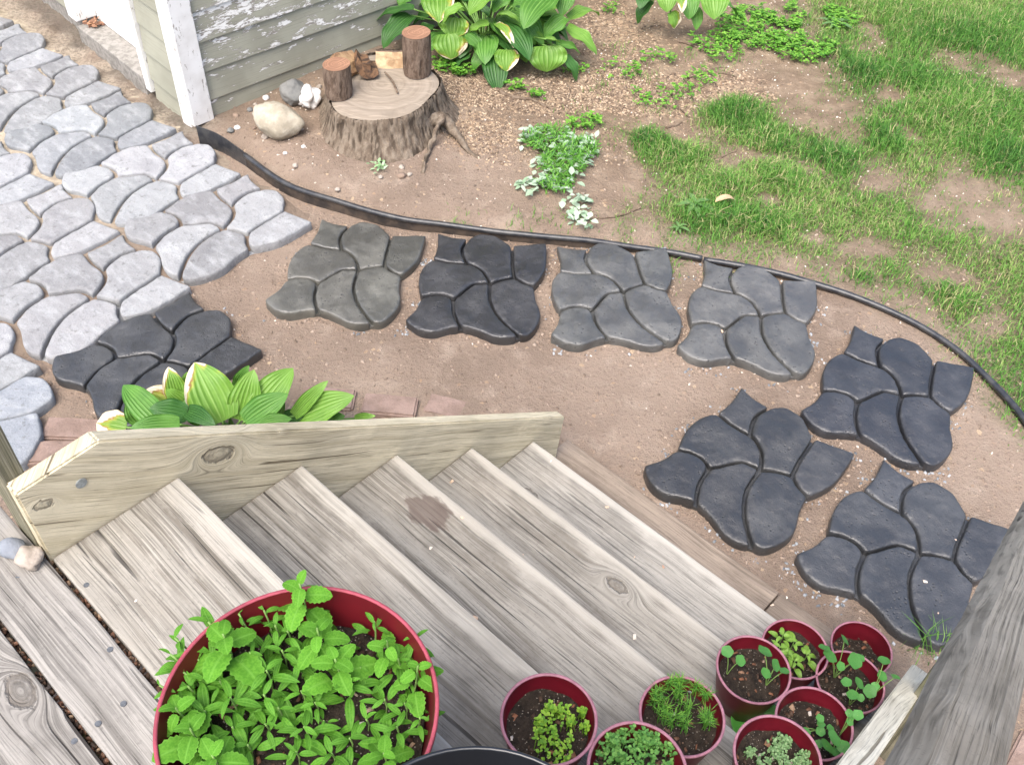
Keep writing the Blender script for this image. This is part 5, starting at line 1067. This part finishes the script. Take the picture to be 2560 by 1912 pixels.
chips(P, .010, .5, tonemat('gap_debris', [(0, (.03, .022, .016)), (.5, (.09, .055, .035)), (.85, (.20, .10, .06)), (1, (.38, .28, .18))], 0), 'gap_debris', 'brown crumbly plant debris packed in the deck gaps')
P = [tuple(ST(s, e, z + .002)) for s, e, z in [((k - 1) * RUN - random.uniform(.02, .25), random.uniform(.02, 1.2), TZ(k)) for k in (1, 2, 3, 4, 4, 5, 5) for _ in range(5)]]
chips(P, .011, .2, tonemat('petal_bit', [(0, (.30, .15, .09)), (.5, (.60, .45, .33)), (1, (.8, .74, .66))], 0), 'petal_bits', 'tiny pale petals and seed scales lying on the treads')
P = [tuple(at(u, v, .049)) for u, v in ((1668, 1306), (1700, 1290), (2027, 1323), (1999, 1255), (2065, 1165), (845, 513), (1560, 715))]
chips(P, .012, .2, M['petal'] if 'petal' in M else tonemat('petal_on_slab', [(0, (.6, .35, .2)), (1, (.8, .72, .62))], 0), 'fallen_petals', 'few pale petals fallen on the dark slabs')
M['twig'] = plain('twig_bark', (.12, .085, .06), .9, .2, 0, 40, .5, 90, (.20, .155, .115))
Z3 = lambda x, y: ((1200 + x / 2.753) / DS, (y / 2.753) / DS)
for pts, r, lab in (([(130, 630), (230, 670), (330, 680), (430, 720), (480, 745)], .010, 'dark branch on the soil below the large hosta'), ([(230, 650), (330, 635), (430, 630)], .005, 'thin twig crossing the dark branch'), ([(530, 540), (600, 580), (620, 640), (600, 690)], .005, 'bent twig at the right of the large hosta'), ([(1190, 580), (1290, 610), (1340, 690), (1380, 750), (1440, 805)], .007, 'long dark stick left of the lawn edge'), ([(1280, 880), (1340, 865), (1390, 845)], .007, 'short grey stick beside the grass'), ([(1430, 540), (1530, 510), (1620, 470), (1700, 465)], .006, 'grey twig lying among wood chips'), ([(1440, 580), (1455, 640), (1468, 700)], .006, 'upright grey stick near the lawn corner'), ([(1370, 285), (1450, 310), (1550, 350)], .008, 'stick near the smaller hosta'), ([(1620, 500), (1700, 510), (1770, 530)], .006, 'brown twig at the right of the chips'), ([(730, 1515), (850, 1500), (980, 1480), (1110, 1430)], .005, 'long thin twig on the soil above the edging'), ([(1665, 1085), (1710, 1060), (1765, 1040)], .004, 'pale straw stalk in the lawn')):
    V, Fc = tube(smooth_path([atg(*Z3(*q), r * .8) for q in pts], 5), [r * (1 - .5 * i / (5 * (len(pts) - 1))) for i in range(5 * (len(pts) - 1) + 1)], 7); V = [v + noise.noise_vector(v * 40) * r * .5 for v in V]
    o = mk('twig', V, Fc, M['twig'], None, True); tag(o, lab, 'twig', 'twigs on the ground')
V, Fc = tube(smooth_path([at(*Z2(1440, 500), .262), at(*Z2(1490, 560), .262), at(*Z2(1525, 640), .258)], 6), .005, 6); o = mk('twig', V, Fc, M['twig'], None, True); tag(o, 'dark twig lying across the stump top', 'twig', 'twigs on the ground')
# dry leaf on the lawn
V, Fc, lu, lv = hleaf(atg(1545, 436, .045), atg(1590, 434, .04), .035, bend=.25, npl=3, pleat=.001, nu=8, nv=8); o = mk('dry_leaf', V, Fc, plain('tan_leaf', (.52, .36, .22), .8, .2, .2), None, True); tag(o, 'curled tan dry leaf lying on the lawn edge', 'leaf')
P = [tuple(at(233 / 2.0 + random.gauss(0, 4), 84 + random.gauss(0, 3), .11)) for _ in range(1)]
q0 = wallp(LW, 1.09, -.04, .115); P = [(q0.x + random.gauss(0, .018), q0.y + random.gauss(0, .018), q0.z + random.uniform(-.01, .015)) for _ in range(60)]
chips(P, .022, .15, tonemat('sill_litter', [(0, (.14, .07, .045)), (1, (.36, .19, .11))], 0), 'leaf_litter', 'rusty dry leaf litter in the corner of the door sill')

P = []
for nm, b in POTS.items():
    for _ in range(34):
        a = random.random() * 6.283; r = .072 * math.sqrt(random.random()); P.append((b.x + r * math.cos(a), b.y + r * math.sin(a), b.z + (SOILZ if nm != 'empty' else .085) + .004))
for _ in range(160):
    a = random.random() * 6.283; r = .165 * math.sqrt(random.random()); P.append((BIG.x + r * math.cos(a), BIG.y + r * math.sin(a), BIG.z + BSO + .004))
chips(P, .011, .3, tonemat('pot_mulch', [(0, (.03, .02, .014)), (.5, (.085, .048, .03)), (.8, (.20, .085, .045)), (.93, (.30, .20, .13)), (1, (.65, .60, .54))], 0), 'mulch_bits', 'brown bits of bark mulch on the soil in the pots')

# soil clods: loose crumbs over the path, heaped against the slab edges
k = 2600; x = RNG.uniform(-1.3, 2.0, k); y = RNG.uniform(1.9, 4.2, k); P = list(zip(x, y))
for (sx0, sy0, th, c, lab) in DK:
    for j in RNG.integers(0, len(SLAB), 130):
        q = SLAB[j] * (1.03 + abs(random.gauss(0, .03))); cc, ss_ = math.cos(th), math.sin(th); P.append((sx0 + cc * q[0] - ss_ * q[1] + random.gauss(0, .006), sy0 + ss_ * q[0] + cc * q[1] + random.gauss(0, .006)))
P = np.array(P); chips(np.c_[P, gh(P[:, 0], P[:, 1]) + .001], .011, .6, tonemat('clod', [(0, (.15, .11, .082)), (.6, (.27, .205, .157)), (1, (.37, .295, .235))], 0), 'soil_clods', 'loose brown soil crumbs on the bare path around the dark slabs')
